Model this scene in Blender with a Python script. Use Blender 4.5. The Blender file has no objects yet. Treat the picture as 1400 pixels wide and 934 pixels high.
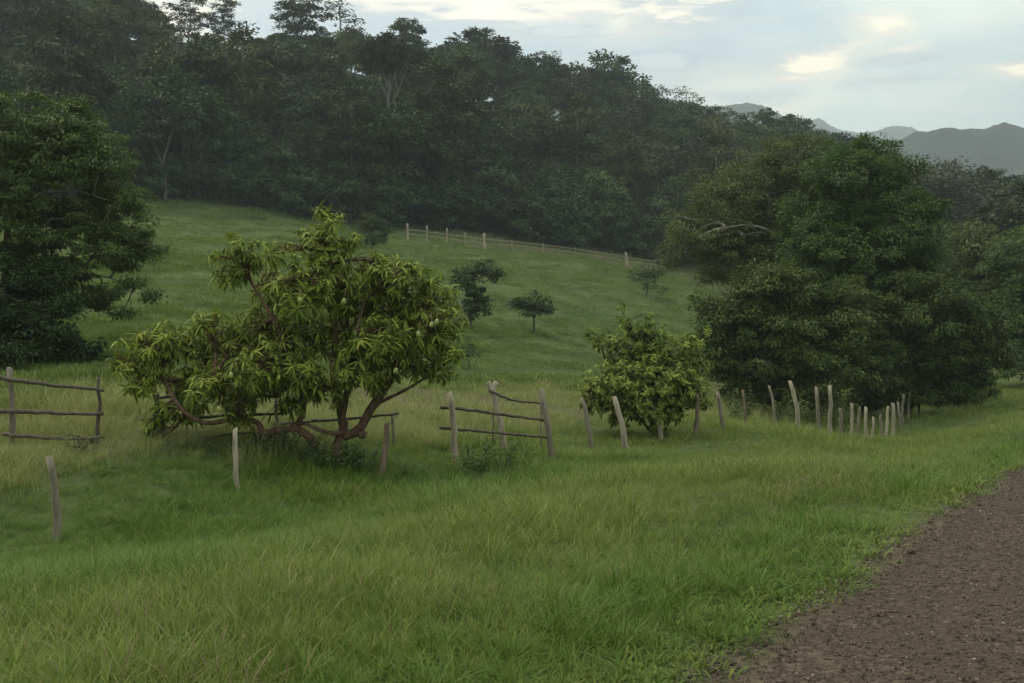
import bpy, math, random
import numpy as np
from mathutils import Matrix, Vector

scene = bpy.context.scene
R = math.radians
rng = np.random.default_rng(7)
random.seed(7)

# ---------------------------------------------------------------- camera
CAM = np.array([0.0, 0.0, 1.7])
FPX = 35.0 / 36.0 * 1400.0
PITCH = math.atan(23.0 / FPX)
cam_data = bpy.data.cameras.new("camera")
cam_data.lens = 35.0
cam_data.sensor_width = 36.0
cam_data.clip_start = 0.1
cam_data.clip_end = 20000.0
cam = bpy.data.objects.new("camera", cam_data)
scene.collection.objects.link(cam)
cam.location = CAM
cam.rotation_euler = (R(90) + PITCH, 0, 0)
scene.camera = cam

# ---------------------------------------------------------------- sky and sun (evening overcast, veiled sun on the left)
SUN_EL, SUN_AZ = R(50.0), R(-62.0)          # azimuth from +Y towards +X
world = bpy.data.worlds.new("World")
scene.world = world
world.use_nodes = True
wt = world.node_tree
wt.nodes.clear()


def N(t, kind, **kw):
    n = t.nodes.new(kind)
    for k, v in kw.items():
        if k == 'ins':
            for i, val in v.items():
                n.inputs[i].default_value = val
        else:
            setattr(n, k, v)
    return n


def L(t, a, b):
    t.links.new(a, b)


def ramp(t, fac, stops, interp='LINEAR'):
    r = t.nodes.new('ShaderNodeValToRGB')
    r.color_ramp.interpolation = interp
    el = r.color_ramp.elements
    while len(el) < len(stops):
        el.new(0.5)
    for e, (p, c) in zip(el, stops):
        e.position = p
        e.color = (c, c, c, 1) if isinstance(c, (int, float)) else (*c, 1)
    L(t, fac, r.inputs[0])
    return r.outputs[0]


def math_n(t, op, a, b=None, c=None):
    m = t.nodes.new('ShaderNodeMath')
    m.operation = op
    for i, v in enumerate((a, b, c)):
        if v is None:
            continue
        if isinstance(v, (int, float)):
            m.inputs[i].default_value = v
        else:
            L(t, v, m.inputs[i])
    return m.outputs[0]


def mixc(t, fac, a, b, blend='MIX'):
    m = t.nodes.new('ShaderNodeMix')
    m.data_type = 'RGBA'
    m.blend_type = blend
    for sock, v in ((m.inputs[0], fac), (m.inputs[6], a), (m.inputs[7], b)):
        if isinstance(v, (int, float)):
            sock.default_value = v
        elif isinstance(v, tuple):
            sock.default_value = (*v, 1)
        else:
            L(t, v, sock)
    return m.outputs[2]


sky = N(wt, 'ShaderNodeTexSky', sky_type='NISHITA', sun_disc=False, sun_elevation=SUN_EL,
        sun_rotation=SUN_AZ, altitude=200.0, air_density=1.0, dust_density=1.2, ozone_density=2.0)
bg1 = N(wt, 'ShaderNodeBackground', ins={'Strength': 0.13})
L(wt, sky.outputs[0], bg1.inputs[0])
tc = N(wt, 'ShaderNodeTexCoord')
sep = N(wt, 'ShaderNodeSeparateXYZ')
L(wt, tc.outputs['Generated'], sep.inputs[0])
zz = math_n(wt, 'ADD', math_n(wt, 'MAXIMUM', sep.outputs[2], 0.0), 0.10)
cmb = N(wt, 'ShaderNodeCombineXYZ')
L(wt, math_n(wt, 'DIVIDE', sep.outputs[0], zz), cmb.inputs[0])
L(wt, math_n(wt, 'DIVIDE', sep.outputs[1], zz), cmb.inputs[1])


def cloud_noise(loc, scl, scale, detail, rough, dist):
    m_ = N(wt, 'ShaderNodeMapping')
    m_.inputs['Location'].default_value = loc
    m_.inputs['Scale'].default_value = scl
    L(wt, cmb.outputs[0], m_.inputs[0])
    c_ = N(wt, 'ShaderNodeTexNoise', ins={'Scale': scale, 'Detail': detail, 'Roughness': rough, 'Distortion': dist})
    L(wt, m_.outputs[0], c_.inputs['Vector'])
    return c_.outputs[0]


cn1 = cloud_noise((3.3, 1.7, 0), (0.75, 1.0, 1), 0.9, 7.0, 0.52, 0.35)
cn2 = cloud_noise((9.1, 4.4, 2), (0.6, 1.0, 1), 1.7, 6.0, 0.55, 0.5)
cn3 = cloud_noise((1.2, 7.9, 5), (0.55, 0.9, 1), 6.5, 7.0, 0.6, 0.4)
# single clouds of this evening: azimuth, elevation and half sizes in degrees
az = math_n(wt, 'MULTIPLY', math_n(wt, 'ARCTAN2', sep.outputs[0], sep.outputs[1]), 57.2958)
el_ = math_n(wt, 'MULTIPLY', math_n(wt, 'ARCSINE', sep.outputs[2]), 57.2958)


def blob(a0, e0, wa, he, k=3.4):
    xa = math_n(wt, 'DIVIDE', math_n(wt, 'SUBTRACT', az, a0), wa)
    ye = math_n(wt, 'DIVIDE', math_n(wt, 'SUBTRACT', el_, e0), he)
    r2 = math_n(wt, 'ADD', math_n(wt, 'MULTIPLY', xa, xa), math_n(wt, 'MULTIPLY', ye, ye))
    q_ = math_n(wt, 'SUBTRACT', 1.0, math_n(wt, 'SQRT', r2))
    q_ = math_n(wt, 'ADD', q_, math_n(wt, 'MULTIPLY', math_n(wt, 'SUBTRACT', cn3, 0.5), k))
    return ramp(wt, q_, [(0.0, 0.0), (1.15, 1.0)], 'EASE')


def addm(*fs):
    r_ = fs[0]
    for f_ in fs[1:]:
        r_ = math_n(wt, 'MAXIMUM', r_, f_)
    return r_


bright = addm(blob(3.0, 21.0, 12.0, 5.0), blob(-9.0, 21.5, 9.0, 3.0), blob(17.0, 15.6, 3.0, 1.1), blob(20.5, 17.2, 3.4, 1.6), blob(27.8, 14.6, 2.4, 0.7),
              blob(25.0, 18.6, 3.0, 0.7), blob(-20.0, 19.0, 7.0, 4.0), blob(36.0, 18.0, 6.0, 3.0), blob(-60.0, 30.0, 16.0, 9.0), blob(70.0, 24.0, 14.0, 7.0))
dark = addm(blob(8.5, 16.6, 3.8, 1.1), blob(20.0, 14.6, 4.0, 0.6), blob(21.0, 15.6, 2.6, 0.5), blob(3.0, 18.3, 4.0, 0.8), blob(14.0, 14.4, 5.0, 0.7))
thin = ramp(wt, cn1, [(0.36, 0.42), (0.66, 0.90)], 'EASE')
lit = ramp(wt, cn2, [(0.38, 0.0), (0.64, 1.0)], 'EASE')
veil = mixc(wt, lit, (1.0, 1.16, 1.08), (1.30, 1.27, 1.06))
ccol = mixc(wt, bright, veil, (1.58, 1.40, 1.06))
ccol = mixc(wt, dark, ccol, (0.90, 0.96, 0.93))
mask = addm(thin, math_n(wt, 'MULTIPLY', bright, 0.97), math_n(wt, 'MULTIPLY', dark, 0.8))
# an overcast sky brightens steadily from the horizon to the zenith
over = math_n(wt, 'ADD', math_n(wt, 'MULTIPLY', math_n(wt, 'MAXIMUM', sep.outputs[2], 0.0), 1.5), 0.75)
bg2 = N(wt, 'ShaderNodeBackground', ins={'Strength': 1.0})
L(wt, ccol, bg2.inputs[0])
L(wt, over, bg2.inputs[1])
mx = N(wt, 'ShaderNodeMixShader')
L(wt, mask, mx.inputs[0])
L(wt, bg1.outputs[0], mx.inputs[1])
L(wt, bg2.outputs[0], mx.inputs[2])
wo = N(wt, 'ShaderNodeOutputWorld')
L(wt, mx.outputs[0], wo.inputs[0])

sdir = (math.sin(SUN_AZ) * math.cos(SUN_EL), math.cos(SUN_AZ) * math.cos(SUN_EL), math.sin(SUN_EL))
sun_d = bpy.data.lights.new("sun", 'SUN')
sun_d.energy = 2.0
sun_d.angle = R(25)
sun_d.color = (1.0, 0.86, 0.64)
sun = bpy.data.objects.new("sun", sun_d)
scene.collection.objects.link(sun)
sun.rotation_euler = Vector(sdir).to_track_quat('Z', 'Y').to_euler()
sun.location = (0, 0, 200)

scene.view_settings.view_transform = 'Standard'
scene.view_settings.look = 'None'
scene.view_settings.exposure = 0.0
scene.view_settings.gamma = 1.0
scene.view_settings.use_curve_mapping = False
cy = scene.cycles
cy.max_bounces = 5
cy.diffuse_bounces = 2
cy.glossy_bounces = 2
cy.transmission_bounces = 3
cy.transparent_max_bounces = 6
cy.volume_bounces = 0
cy.use_denoising = True

# ---------------------------------------------------------------- helpers
cpit, spit = math.cos(PITCH), math.sin(PITCH)


def ray(px, py):
    x = (px - 700.0) / FPX
    v = (467.0 - py) / FPX
    y = cpit - v * spit
    z = spit + v * cpit
    return np.array([x / y, 1.0, z / y])


def P(px, py, d):
    return CAM + ray(px, py) * d


def sstep(a, b, x):
    t = np.clip((x - a) / (b - a), 0, 1)
    return t * t * (3 - 2 * t)


def _hash(i, j, s):
    h = (i * 374761393 + j * 668265263 + s * 2147483647) & 0xffffffff
    h = ((h ^ (h >> 13)) * 1274126177) & 0xffffffff
    return ((h ^ (h >> 16)) & 0xffff) / 65535.0


def vnoise(x, y, s=0):
    x = np.asarray(x, float)
    y = np.asarray(y, float)
    i = np.floor(x).astype(np.int64)
    j = np.floor(y).astype(np.int64)
    fx, fy = x - i, y - j
    fx = fx * fx * (3 - 2 * fx)
    fy = fy * fy * (3 - 2 * fy)
    a = _hash(i, j, s)
    b = _hash(i + 1, j, s)
    c = _hash(i, j + 1, s)
    d = _hash(i + 1, j + 1, s)
    return (a * (1 - fx) + b * fx) * (1 - fy) + (c * (1 - fx) + d * fx) * fy - 0.5


def fbm(x, y, s=0, o=4):
    r, a = 0, 1.0
    for k in range(o):
        r = r + a * vnoise(x * 2 ** k, y * 2 ** k, s + k * 17)
        a *= 0.5
    return r


# road frame: u = metres from the road edge into the field, v = metres along the road
NU = np.array([-0.832, 0.555])
TV = np.array([0.555, 0.832])


def uv2xy(u, v):
    return NU[0] * (u + 2.05) + TV[0] * v, NU[1] * (u + 2.05) + TV[1] * v


def xy2uv(x, y):
    return NU[0] * x + NU[1] * y - 2.05, TV[0] * x + TV[1] * y


# ---------------------------------------------------------------- terrain
ctrl = []
for px, lst in {
    -250: [(560, 22), (500, 30), (440, 42), (330, 75), (262, 105), (60, 150), (40, 200)],
    60: [(612, 17.5), (560, 21), (505, 28), (450, 37), (400, 49), (330, 74), (268, 112), (90, 160), (70, 205)],
    200: [(640, 15.5), (600, 18), (560, 22), (500, 29), (450, 38), (400, 49), (330, 76), (271, 115), (120, 165), (60, 210)],
    450: [(645, 17.5), (612, 19.5), (560, 26), (500, 38), (450, 49), (400, 62), (350, 84), (303, 124), (180, 165), (90, 215)],
    700: [(616, 23), (580, 29), (530, 40), (460, 62), (400, 84), (350, 113), (326, 137), (250, 170), (165, 225)],
    960: [(590, 30), (560, 42), (520, 58), (460, 84), (400, 114), (368, 148), (290, 185), (215, 245)],
    1090: [(584, 28), (592, 33), (580, 42), (540, 62), (480, 90), (440, 130), (330, 180), (255, 250)],
    1200: [(604, 35), (585, 42), (556, 55), (540, 75), (500, 100), (400, 150), (275, 240)],
    1340: [(565, 48), (535, 70), (500, 95), (400, 140), (310, 200)],
    1400: [(527, 72), (505, 95), (400, 140), (330, 200)],
    1600: [(520, 80), (500, 110), (420, 160), (360, 220)],
}.items():
    for py, d in lst:
        ctrl.append(P(px, py, d))
for v in (-40, -15, -5, 0, 5, 10, 16, 24, 34, 46, 60, 80):
    rise = max(0, v - 40) * 0.012
    for u, z in ((-14, 0.05), (-5.5, 0.0), (-2.5, 0.03), (0.0, 0.0), (3.5, -0.12), (6.5, -0.32)):
        if u > 3 and v > 20:
            continue
        x, y = uv2xy(u, v)
        ctrl.append(np.array([x, y, z + rise]))
for v in (-40, -15, -5):
    for u, z in ((10, -0.55), (16, 0.1), (30, 2.0), (60, 7.0)):
        x, y = uv2xy(u, v)
        ctrl.append(np.array([x, y, z]))
for a in range(-180, 180, 15):
    far = abs(a) < 50
    for r_ in (330, 460):
        z = (25 if r_ == 330 else 10) if far else (14 if a < 0 else 3) if abs(a) < 100 else 1.0
        ctrl.append(np.array([r_ * math.sin(R(a)), r_ * math.cos(R(a)), z]))
for a in range(-175, 180, 20):
    if abs(a) > 75:
        for r_ in (60, 150):
            ctrl.append(np.array([r_ * math.sin(R(a)), r_ * math.cos(R(a)), 1.5 if a < -70 and a > -110 else 0.2]))
for px, py, d in ((80, 742, 13.2), (328, 692, 16), (518, 668, 17.6), (20, 620, 18.1), (130, 622, 18.1), (463, 648, 18.3), (1186, 610, 35.8), (1219, 603, 39.6), (1148, 602, 36.4), (1090, 588, 33.5), (-150, 800, 11), (1186, 618, 32), (1186, 630, 27), (1186, 645, 21), (1140, 612, 31), (1240, 602, 37), (1240, 624, 28), (1240, 640, 22), (1310, 600, 32), (1310, 620, 25), (960, 640, 21), (820, 640, 21), (1090, 625, 22)):
    ctrl.append(P(px, py, d))
ctrl = np.array(ctrl)
_cx, _cy, _cz = ctrl[:, 0] / 50, ctrl[:, 1] / 50, ctrl[:, 2]


def _phi(r2):
    return np.where(r2 > 1e-12, 0.5 * r2 * np.log(np.maximum(r2, 1e-12)), 0.0)


n_ = len(ctrl)
A = np.zeros((n_ + 3, n_ + 3))
A[:n_, :n_] = _phi((_cx[:, None] - _cx[None]) ** 2 + (_cy[:, None] - _cy[None]) ** 2) + np.eye(n_) * 0.002
A[:n_, n_] = 1
A[:n_, n_ + 1] = _cx
A[:n_, n_ + 2] = _cy
A[n_:, :n_] = A[:n_, n_:].T
W_ = np.linalg.solve(A, np.concatenate([_cz, np.zeros(3)]))


def ground_z(x, y):
    x = np.atleast_1d(np.asarray(x, float))
    y = np.atleast_1d(np.asarray(y, float))
    out = np.empty_like(x)
    for s in range(0, len(x), 20000):
        xs, ys = x[s:s + 20000] / 50, y[s:s + 20000] / 50
        out[s:s + 20000] = _phi((xs[:, None] - _cx) ** 2 + (ys[:, None] - _cy) ** 2) @ W_[:n_] + W_[n_] + W_[n_ + 1] * xs + W_[n_ + 2] * ys
    r = np.hypot(x, y)
    out = out * (1 - sstep(380, 460, r)) + 8.0 * sstep(380, 460, r)
    u, v = xy2uv(x, y)
    verge = sstep(0.2, 2.5, u) * (1 - sstep(40, 90, r))
    out = out + verge * (0.16 * fbm(x / 3.1, y / 3.1, 3, 3) + 0.05 * fbm(x / 0.7, y / 0.7, 9, 2))
    out = out + sstep(20, 50, u) * (1 - sstep(250, 330, r)) * (0.55 * fbm(x / 9.0, y / 9.0, 5, 3))
    return out


def gz(x, y):
    return float(ground_z(x, y)[0])


def on_ground(px, d):
    r = ray(px, 467)
    x, y = r[0] * d, d
    return np.array([x, y, gz(x, y)])


def hit(px, py, d0=8, d1=260):
    r = ray(px, py)
    ds = np.arange(d0, d1, 0.25)
    zz_ = ground_z(r[0] * ds, ds)
    below = np.where(CAM[2] + r[2] * ds < zz_)[0]
    d = ds[below[0]] if len(below) else d1
    return on_ground(px, d), d


EDGE_PX = np.array([-400, -100, 180, 400, 550, 700, 860, 960, 1050, 1200, 1400, 1700.0])
EDGE_D = np.array([100, 108, 115, 122, 128, 137, 145, 149, 140, 112, 97, 92.0])


def edge_d(x, y):
    px = 700 + FPX * x / np.maximum(y, 1e-3)
    return np.interp(px, EDGE_PX, EDGE_D)


# ---------------------------------------------------------------- materials
def new_mat(name):
    m = bpy.data.materials.new(name)
    m.use_nodes = True
    m.node_tree.nodes.clear()
    return m, m.node_tree


def finish(t, col, rough=0.8, spec=0.25, bump=None, bump_str=0.3, bump_dist=0.02, transl=0.0, tcol=None):
    p = N(t, 'ShaderNodeBsdfPrincipled')
    if isinstance(col, tuple):
        p.inputs['Base Color'].default_value = (*col, 1)
    else:
        L(t, col, p.inputs['Base Color'])
    p.inputs['Roughness'].default_value = rough
    p.inputs['Specular IOR Level'].default_value = spec
    if bump is not None:
        b = N(t, 'ShaderNodeBump', ins={'Strength': bump_str, 'Distance': bump_dist})
        L(t, bump, b.inputs['Height'])
        L(t, b.outputs[0], p.inputs['Normal'])
    o = N(t, 'ShaderNodeOutputMaterial')
    if transl > 0:
        tr = N(t, 'ShaderNodeBsdfTranslucent')
        c2 = tcol if tcol is not None else col
        if isinstance(c2, tuple):
            tr.inputs[0].default_value = (*c2, 1)
        else:
            L(t, c2, tr.inputs[0])
        ms = N(t, 'ShaderNodeMixShader', ins={0: transl})
        L(t, p.outputs[0], ms.inputs[1])
        L(t, tr.outputs[0], ms.inputs[2])
        L(t, ms.outputs[0], o.inputs[0])
    else:
        L(t, p.outputs[0], o.inputs[0])


def leaf_mat(name, dark, mid, light, transl=0.3, rough=0.55, patch=0.6, spec=0.25, vary=0.0):
    m, t = new_mat(name)
    at = N(t, 'ShaderNodeAttribute', attribute_name='rnd')
    oi = N(t, 'ShaderNodeObjectInfo')
    v = math_n(t, 'FRACT', math_n(t, 'ADD', at.outputs['Fac'], math_n(t, 'MULTIPLY', oi.outputs['Random'], 0.97)))
    ge = N(t, 'ShaderNodeNewGeometry')
    no = N(t, 'ShaderNodeTexNoise', ins={'Scale': patch, 'Detail': 2.0})
    L(t, ge.outputs['Position'], no.inputs['Vector'])
    f = math_n(t, 'ADD', math_n(t, 'MULTIPLY', v, 0.55), math_n(t, 'MULTIPLY', no.outputs[0], 0.5))
    c = ramp(t, f, [(0.15, dark), (0.5, mid), (0.85, light)])
    if vary > 0:      # every tree its own shade of green
        wn = N(t, 'ShaderNodeTexWhiteNoise', noise_dimensions='1D')
        L(t, oi.outputs['Random'], wn.inputs['W'])
        k = math_n(t, 'ADD', math_n(t, 'MULTIPLY', wn.outputs['Value'], vary), 1.0 - vary * 0.45)
        hs = N(t, 'ShaderNodeHueSaturation')
        L(t, math_n(t, 'ADD', math_n(t, 'MULTIPLY', oi.outputs['Random'], 0.05), 0.465), hs.inputs['Hue'])
        L(t, k, hs.inputs['Value'])
        L(t, c, hs.inputs['Color'])
        c = hs.outputs[0]
    finish(t, c, rough, spec, transl=transl)
    return m


def bark_mat(name, a, b, scale=6.0, stretch=0.25):
    m, t = new_mat(name)
    tc_ = N(t, 'ShaderNodeTexCoord')
    mp_ = N(t, 'ShaderNodeMapping')
    mp_.inputs['Scale'].default_value = (1, 1, stretch)
    L(t, tc_.outputs['Object'], mp_.inputs[0])
    no = N(t, 'ShaderNodeTexNoise', ins={'Scale': scale, 'Detail': 6.0, 'Roughness': 0.65})
    L(t, mp_.outputs[0], no.inputs['Vector'])
    no2 = N(t, 'ShaderNodeTexNoise', ins={'Scale': scale * 6, 'Detail': 3.0})
    L(t, mp_.outputs[0], no2.inputs['Vector'])
    f = math_n(t, 'ADD', math_n(t, 'MULTIPLY', no.outputs[0], 0.7), math_n(t, 'MULTIPLY', no2.outputs[0], 0.3))
    c = ramp(t, f, [(0.36, a), (0.62, b)])
    finish(t, c, 0.9, 0.15, bump=f, bump_str=0.6, bump_dist=0.02)
    return m


M = {}
M['forest'] = [
    leaf_mat('leaf_forest_dark', (0.019, 0.037, 0.009), (0.035, 0.063, 0.015), (0.072, 0.113, 0.024), 0.15, 0.6, 0.12, vary=0.9),
    leaf_mat('leaf_forest_olive', (0.028, 0.045, 0.011), (0.052, 0.074, 0.018), (0.093, 0.127, 0.029), 0.15, 0.6, 0.12, vary=0.9),
    leaf_mat('leaf_forest_blue', (0.016, 0.039, 0.011), (0.030, 0.065, 0.018), (0.060, 0.112, 0.028), 0.15, 0.6, 0.12, vary=0.9),
    leaf_mat('leaf_forest_grey', (0.040, 0.058, 0.024), (0.062, 0.086, 0.035), (0.097, 0.130, 0.052), 0.15, 0.7, 0.12, vary=0.9),
]
M['leaf_mango'] = leaf_mat('leaf_mango', (0.068, 0.104, 0.014), (0.148, 0.203, 0.026), (0.290, 0.330, 0.055), 0.30, 0.6, 0.9, 0.15)
M['leaf_citrus'] = leaf_mat('leaf_citrus', (0.082, 0.126, 0.021), (0.170, 0.228, 0.039), (0.328, 0.363, 0.079), 0.30, 0.6, 0.9, 0.15)
M['leaf_shade'] = leaf_mat('leaf_shade', (0.041, 0.079, 0.019), (0.077, 0.134, 0.027), (0.131, 0.184, 0.043), 0.25, 0.5, 0.35)
M['leaf_olive'] = leaf_mat('leaf_olive', (0.066, 0.092, 0.028), (0.123, 0.153, 0.046), (0.192, 0.215, 0.073), 0.25, 0.55, 0.35)
M['leaf_dense'] = leaf_mat('leaf_dense', (0.034, 0.065, 0.013), (0.067, 0.105, 0.019), (0.158, 0.185, 0.041), 0.2, 0.45, 0.5)
M['leaf_left'] = leaf_mat('leaf_left', (0.039, 0.076, 0.017), (0.068, 0.117, 0.024), (0.134, 0.176, 0.041), 0.28, 0.5, 0.4)
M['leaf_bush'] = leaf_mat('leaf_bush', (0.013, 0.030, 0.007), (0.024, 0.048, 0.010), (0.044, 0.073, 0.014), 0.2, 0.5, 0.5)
M['leaf_pasture'] = leaf_mat('leaf_pasture', (0.033, 0.055, 0.018), (0.051, 0.081, 0.024), (0.077, 0.112, 0.034), 0.25, 0.6, 0.5)
M['leaf_weed'] = leaf_mat('leaf_weed', (0.040, 0.070, 0.016), (0.070, 0.110, 0.024), (0.120, 0.150, 0.036), 0.3, 0.5, 1.5)
M['bark_mango'] = bark_mat('bark_mango', (0.060, 0.036, 0.024), (0.210, 0.130, 0.085), 9)
M['bark_dark'] = bark_mat('bark_dark', (0.035, 0.028, 0.022), (0.120, 0.100, 0.080), 4)
M['bark_pale'] = bark_mat('bark_pale', (0.16, 0.145, 0.12), (0.36, 0.33, 0.28), 3)
M['bark_grey'] = bark_mat('bark_grey', (0.10, 0.092, 0.080), (0.20, 0.185, 0.160), 2)
M['wood_pale'] = bark_mat('wood_pale', (0.170, 0.143, 0.100), (0.443, 0.384, 0.283), 7, 0.12)
M['wood_grey'] = bark_mat('wood_grey', (0.104, 0.090, 0.064), (0.283, 0.243, 0.181), 8, 0.12)
M['wood_red'] = bark_mat('wood_red', (0.085, 0.058, 0.041), (0.237, 0.175, 0.124), 8, 0.12)
M['wood_rail'] = bark_mat('wood_rail', (0.052, 0.042, 0.031), (0.142, 0.115, 0.087), 9, 1.0)
M['wood_white'] = bark_mat('wood_white', (0.34, 0.32, 0.27), (0.58, 0.55, 0.47), 4)
_m, _t = new_mat('fruit_green')
_n = N(_t, 'ShaderNodeTexNoise', ins={'Scale': 9.0})
finish(_t, ramp(_t, _n.outputs[0], [(0.35, (0.16, 0.22, 0.06)), (0.65, (0.34, 0.36, 0.11))]), 0.4, 0.4)
M['fruit'] = _m


def grass_mat(name, dark, mid, light, tip, transl=0.3):
    m, t = new_mat(name)
    at = N(t, 'ShaderNodeAttribute', attribute_name='rnd')
    oi = N(t, 'ShaderNodeObjectInfo')
    hh = N(t, 'ShaderNodeAttribute', attribute_name='hgt')
    ge = N(t, 'ShaderNodeNewGeometry')
    no = N(t, 'ShaderNodeTexNoise', ins={'Scale': 0.33, 'Detail': 4.0, 'Roughness': 0.65})
    L(t, ge.outputs['Position'], no.inputs['Vector'])
    v = math_n(t, 'FRACT', math_n(t, 'ADD', at.outputs['Fac'], oi.outputs['Random']))
    pn = math_n(t, 'MULTIPLY', math_n(t, 'SUBTRACT', no.outputs[0], 0.5), 1.15)
    f = math_n(t, 'ADD', math_n(t, 'ADD', math_n(t, 'MULTIPLY', v, 0.5), pn), 0.25)
    c = ramp(t, f, [(0.05, dark), (0.5, mid), (0.95, light)])
    tf = math_n(t, 'MULTIPLY', ramp(t, hh.outputs['Fac'], [(0.55, 0.0), (1.0, 0.7)]), ramp(t, v, [(0.55, 0.0), (0.95, 1.0)]))
    c = mixc(t, tf, c, tip)
    finish(t, c, 0.55, 0.2, transl=transl)
    return m


M['g_verge'] = grass_mat('grass_verge', (0.086, 0.136, 0.024), (0.158, 0.211, 0.036), (0.236, 0.274, 0.059), (0.372, 0.336, 0.111))
M['g_lush'] = grass_mat('grass_lush', (0.052, 0.119, 0.015), (0.093, 0.168, 0.021), (0.148, 0.216, 0.033), (0.232, 0.243, 0.052))
M['g_straw'] = grass_mat('grass_straw', (0.152, 0.194, 0.056), (0.250, 0.281, 0.090), (0.362, 0.349, 0.143), (0.542, 0.460, 0.224))
M['g_pasture'] = grass_mat('grass_pasture', (0.095, 0.150, 0.033), (0.135, 0.197, 0.045), (0.183, 0.239, 0.057), (0.243, 0.259, 0.082))
M['g_weed'] = grass_mat('grass_weed', (0.068, 0.116, 0.022), (0.129, 0.181, 0.032), (0.212, 0.239, 0.048), (0.303, 0.258, 0.064))
M['g_dry'] = grass_mat('grass_dry', (0.150, 0.120, 0.060), (0.220, 0.180, 0.095), (0.300, 0.250, 0.140), (0.34, 0.28, 0.16))

# ground material
gm, t = new_mat('ground_earth_and_turf')
zone = N(t, 'ShaderNodeAttribute', attribute_name='zone')
zs = N(t, 'ShaderNodeSeparateColor')
L(t, zone.outputs['Color'], zs.inputs[0])
uvn = N(t, 'ShaderNodeAttribute', attribute_name='roaduv')
mpp = N(t, 'ShaderNodeMapping')
mpp.inputs['Scale'].default_value = (1.0, 0.22, 1)
L(t, uvn.outputs['Vector'], mpp.inputs[0])
n1 = N(t, 'ShaderNodeTexNoise', ins={'Scale': 0.55, 'Detail': 7.0, 'Roughness': 0.62, 'Distortion': 0.4})
L(t, mpp.outputs[0], n1.inputs['Vector'])
ge = N(t, 'ShaderNodeNewGeometry')
n2 = N(t, 'ShaderNodeTexNoise', ins={'Scale': 0.055, 'Detail': 5.0, 'Roughness': 0.6})
L(t, ge.outputs['Position'], n2.inputs['Vector'])
n3 = N(t, 'ShaderNodeTexNoise', ins={'Scale': 7.0, 'Detail': 5.0, 'Roughness': 0.7})
L(t, ge.outputs['Position'], n3.inputs['Vector'])
turf = ramp(t, n1.outputs[0], [(0.36, (0.030, 0.052, 0.014)), (0.50, (0.062, 0.094, 0.026)), (0.66, (0.098, 0.128, 0.042))])
turf = mixc(t, ramp(t, n2.outputs[0], [(0.40, 0.0), (0.62, 0.5)]), turf, (0.105, 0.120, 0.046))
turf = mixc(t, math_n(t, 'MULTIPLY', n3.outputs[0], 0.35), turf, (0.035, 0.055, 0.018))
turf = mixc(t, math_n(t, 'MULTIPLY', zs.outputs[1], 0.75), turf, (0.100, 0.105, 0.050))
soil = ramp(t, n3.outputs[0], [(0.35, (0.070, 0.054, 0.038)), (0.65, (0.130, 0.105, 0.075))])
c = mixc(t, zs.outputs[2], turf, soil)
litter = ramp(t, n3.outputs[0], [(0.35, (0.012, 0.013, 0.008)), (0.65, (0.034, 0.032, 0.018))])
c = mixc(t, zs.outputs[0], c, litter)
hb = math_n(t, 'ADD', n1.outputs[0], math_n(t, 'MULTIPLY', n3.outputs[0], 0.25))
finish(t, c, 0.95, 0.1, bump=hb, bump_str=0.7, bump_dist=0.35)
M['ground'] = gm

rm, t = new_mat('road_gravel')
ge = N(t, 'ShaderNodeNewGeometry')
v1 = N(t, 'ShaderNodeTexVoronoi', ins={'Scale': 34.0, 'Randomness': 1.0})
L(t, ge.outputs['Position'], v1.inputs['Vector'])
v2 = N(t, 'ShaderNodeTexVoronoi', ins={'Scale': 85.0})
L(t, ge.outputs['Position'], v2.inputs['Vector'])
n1 = N(t, 'ShaderNodeTexNoise', ins={'Scale': 0.9, 'Detail': 6.0, 'Roughness': 0.65})
L(t, ge.outputs['Position'], n1.inputs['Vector'])
n2 = N(t, 'ShaderNodeTexNoise', ins={'Scale': 45.0, 'Detail': 4.0})
L(t, ge.outputs['Position'], n2.inputs['Vector'])
sc1 = N(t, 'ShaderNodeSeparateColor')
L(t, v1.outputs['Color'], sc1.inputs[0])
c = ramp(t, sc1.outputs[0], [(0.0, (0.041, 0.029, 0.020)), (0.7, (0.082, 0.060, 0.043)), (1.0, (0.158, 0.122, 0.090))])
c = mixc(t, ramp(t, n1.outputs[0], [(0.40, 0.0), (0.62, 0.75)]), c, (0.058, 0.042, 0.032))
c = mixc(t, math_n(t, 'MULTIPLY', n2.outputs[0], 0.45), c, (0.046, 0.032, 0.022))
hgt = math_n(t, 'SUBTRACT', 1.0, v1.outputs['Distance'])
hgt = math_n(t, 'ADD', hgt, math_n(t, 'MULTIPLY', math_n(t, 'SUBTRACT', 1.0, v2.outputs['Distance']), 0.4))
finish(t, c, 0.9, 0.2, bump=hgt, bump_str=0.9, bump_dist=0.012)
M['road'] = rm

sm_, t = new_mat('gravel_stone')
oi = N(t, 'ShaderNodeObjectInfo')
c = ramp(t, oi.outputs['Random'], [(0.0, (0.054, 0.040, 0.030)), (0.6, (0.104, 0.078, 0.058)), (0.93, (0.176, 0.138, 0.106)), (1.0, (0.34, 0.29, 0.24))])
nn = N(t, 'ShaderNodeTexNoise', ins={'Scale': 30.0, 'Detail': 3.0})
finish(t, mixc(t, math_n(t, 'MULTIPLY', nn.outputs[0], 0.5), c, (0.05, 0.04, 0.033)), 0.9, 0.2, bump=nn.outputs[0], bump_str=0.4)
M['stone'] = sm_

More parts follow.
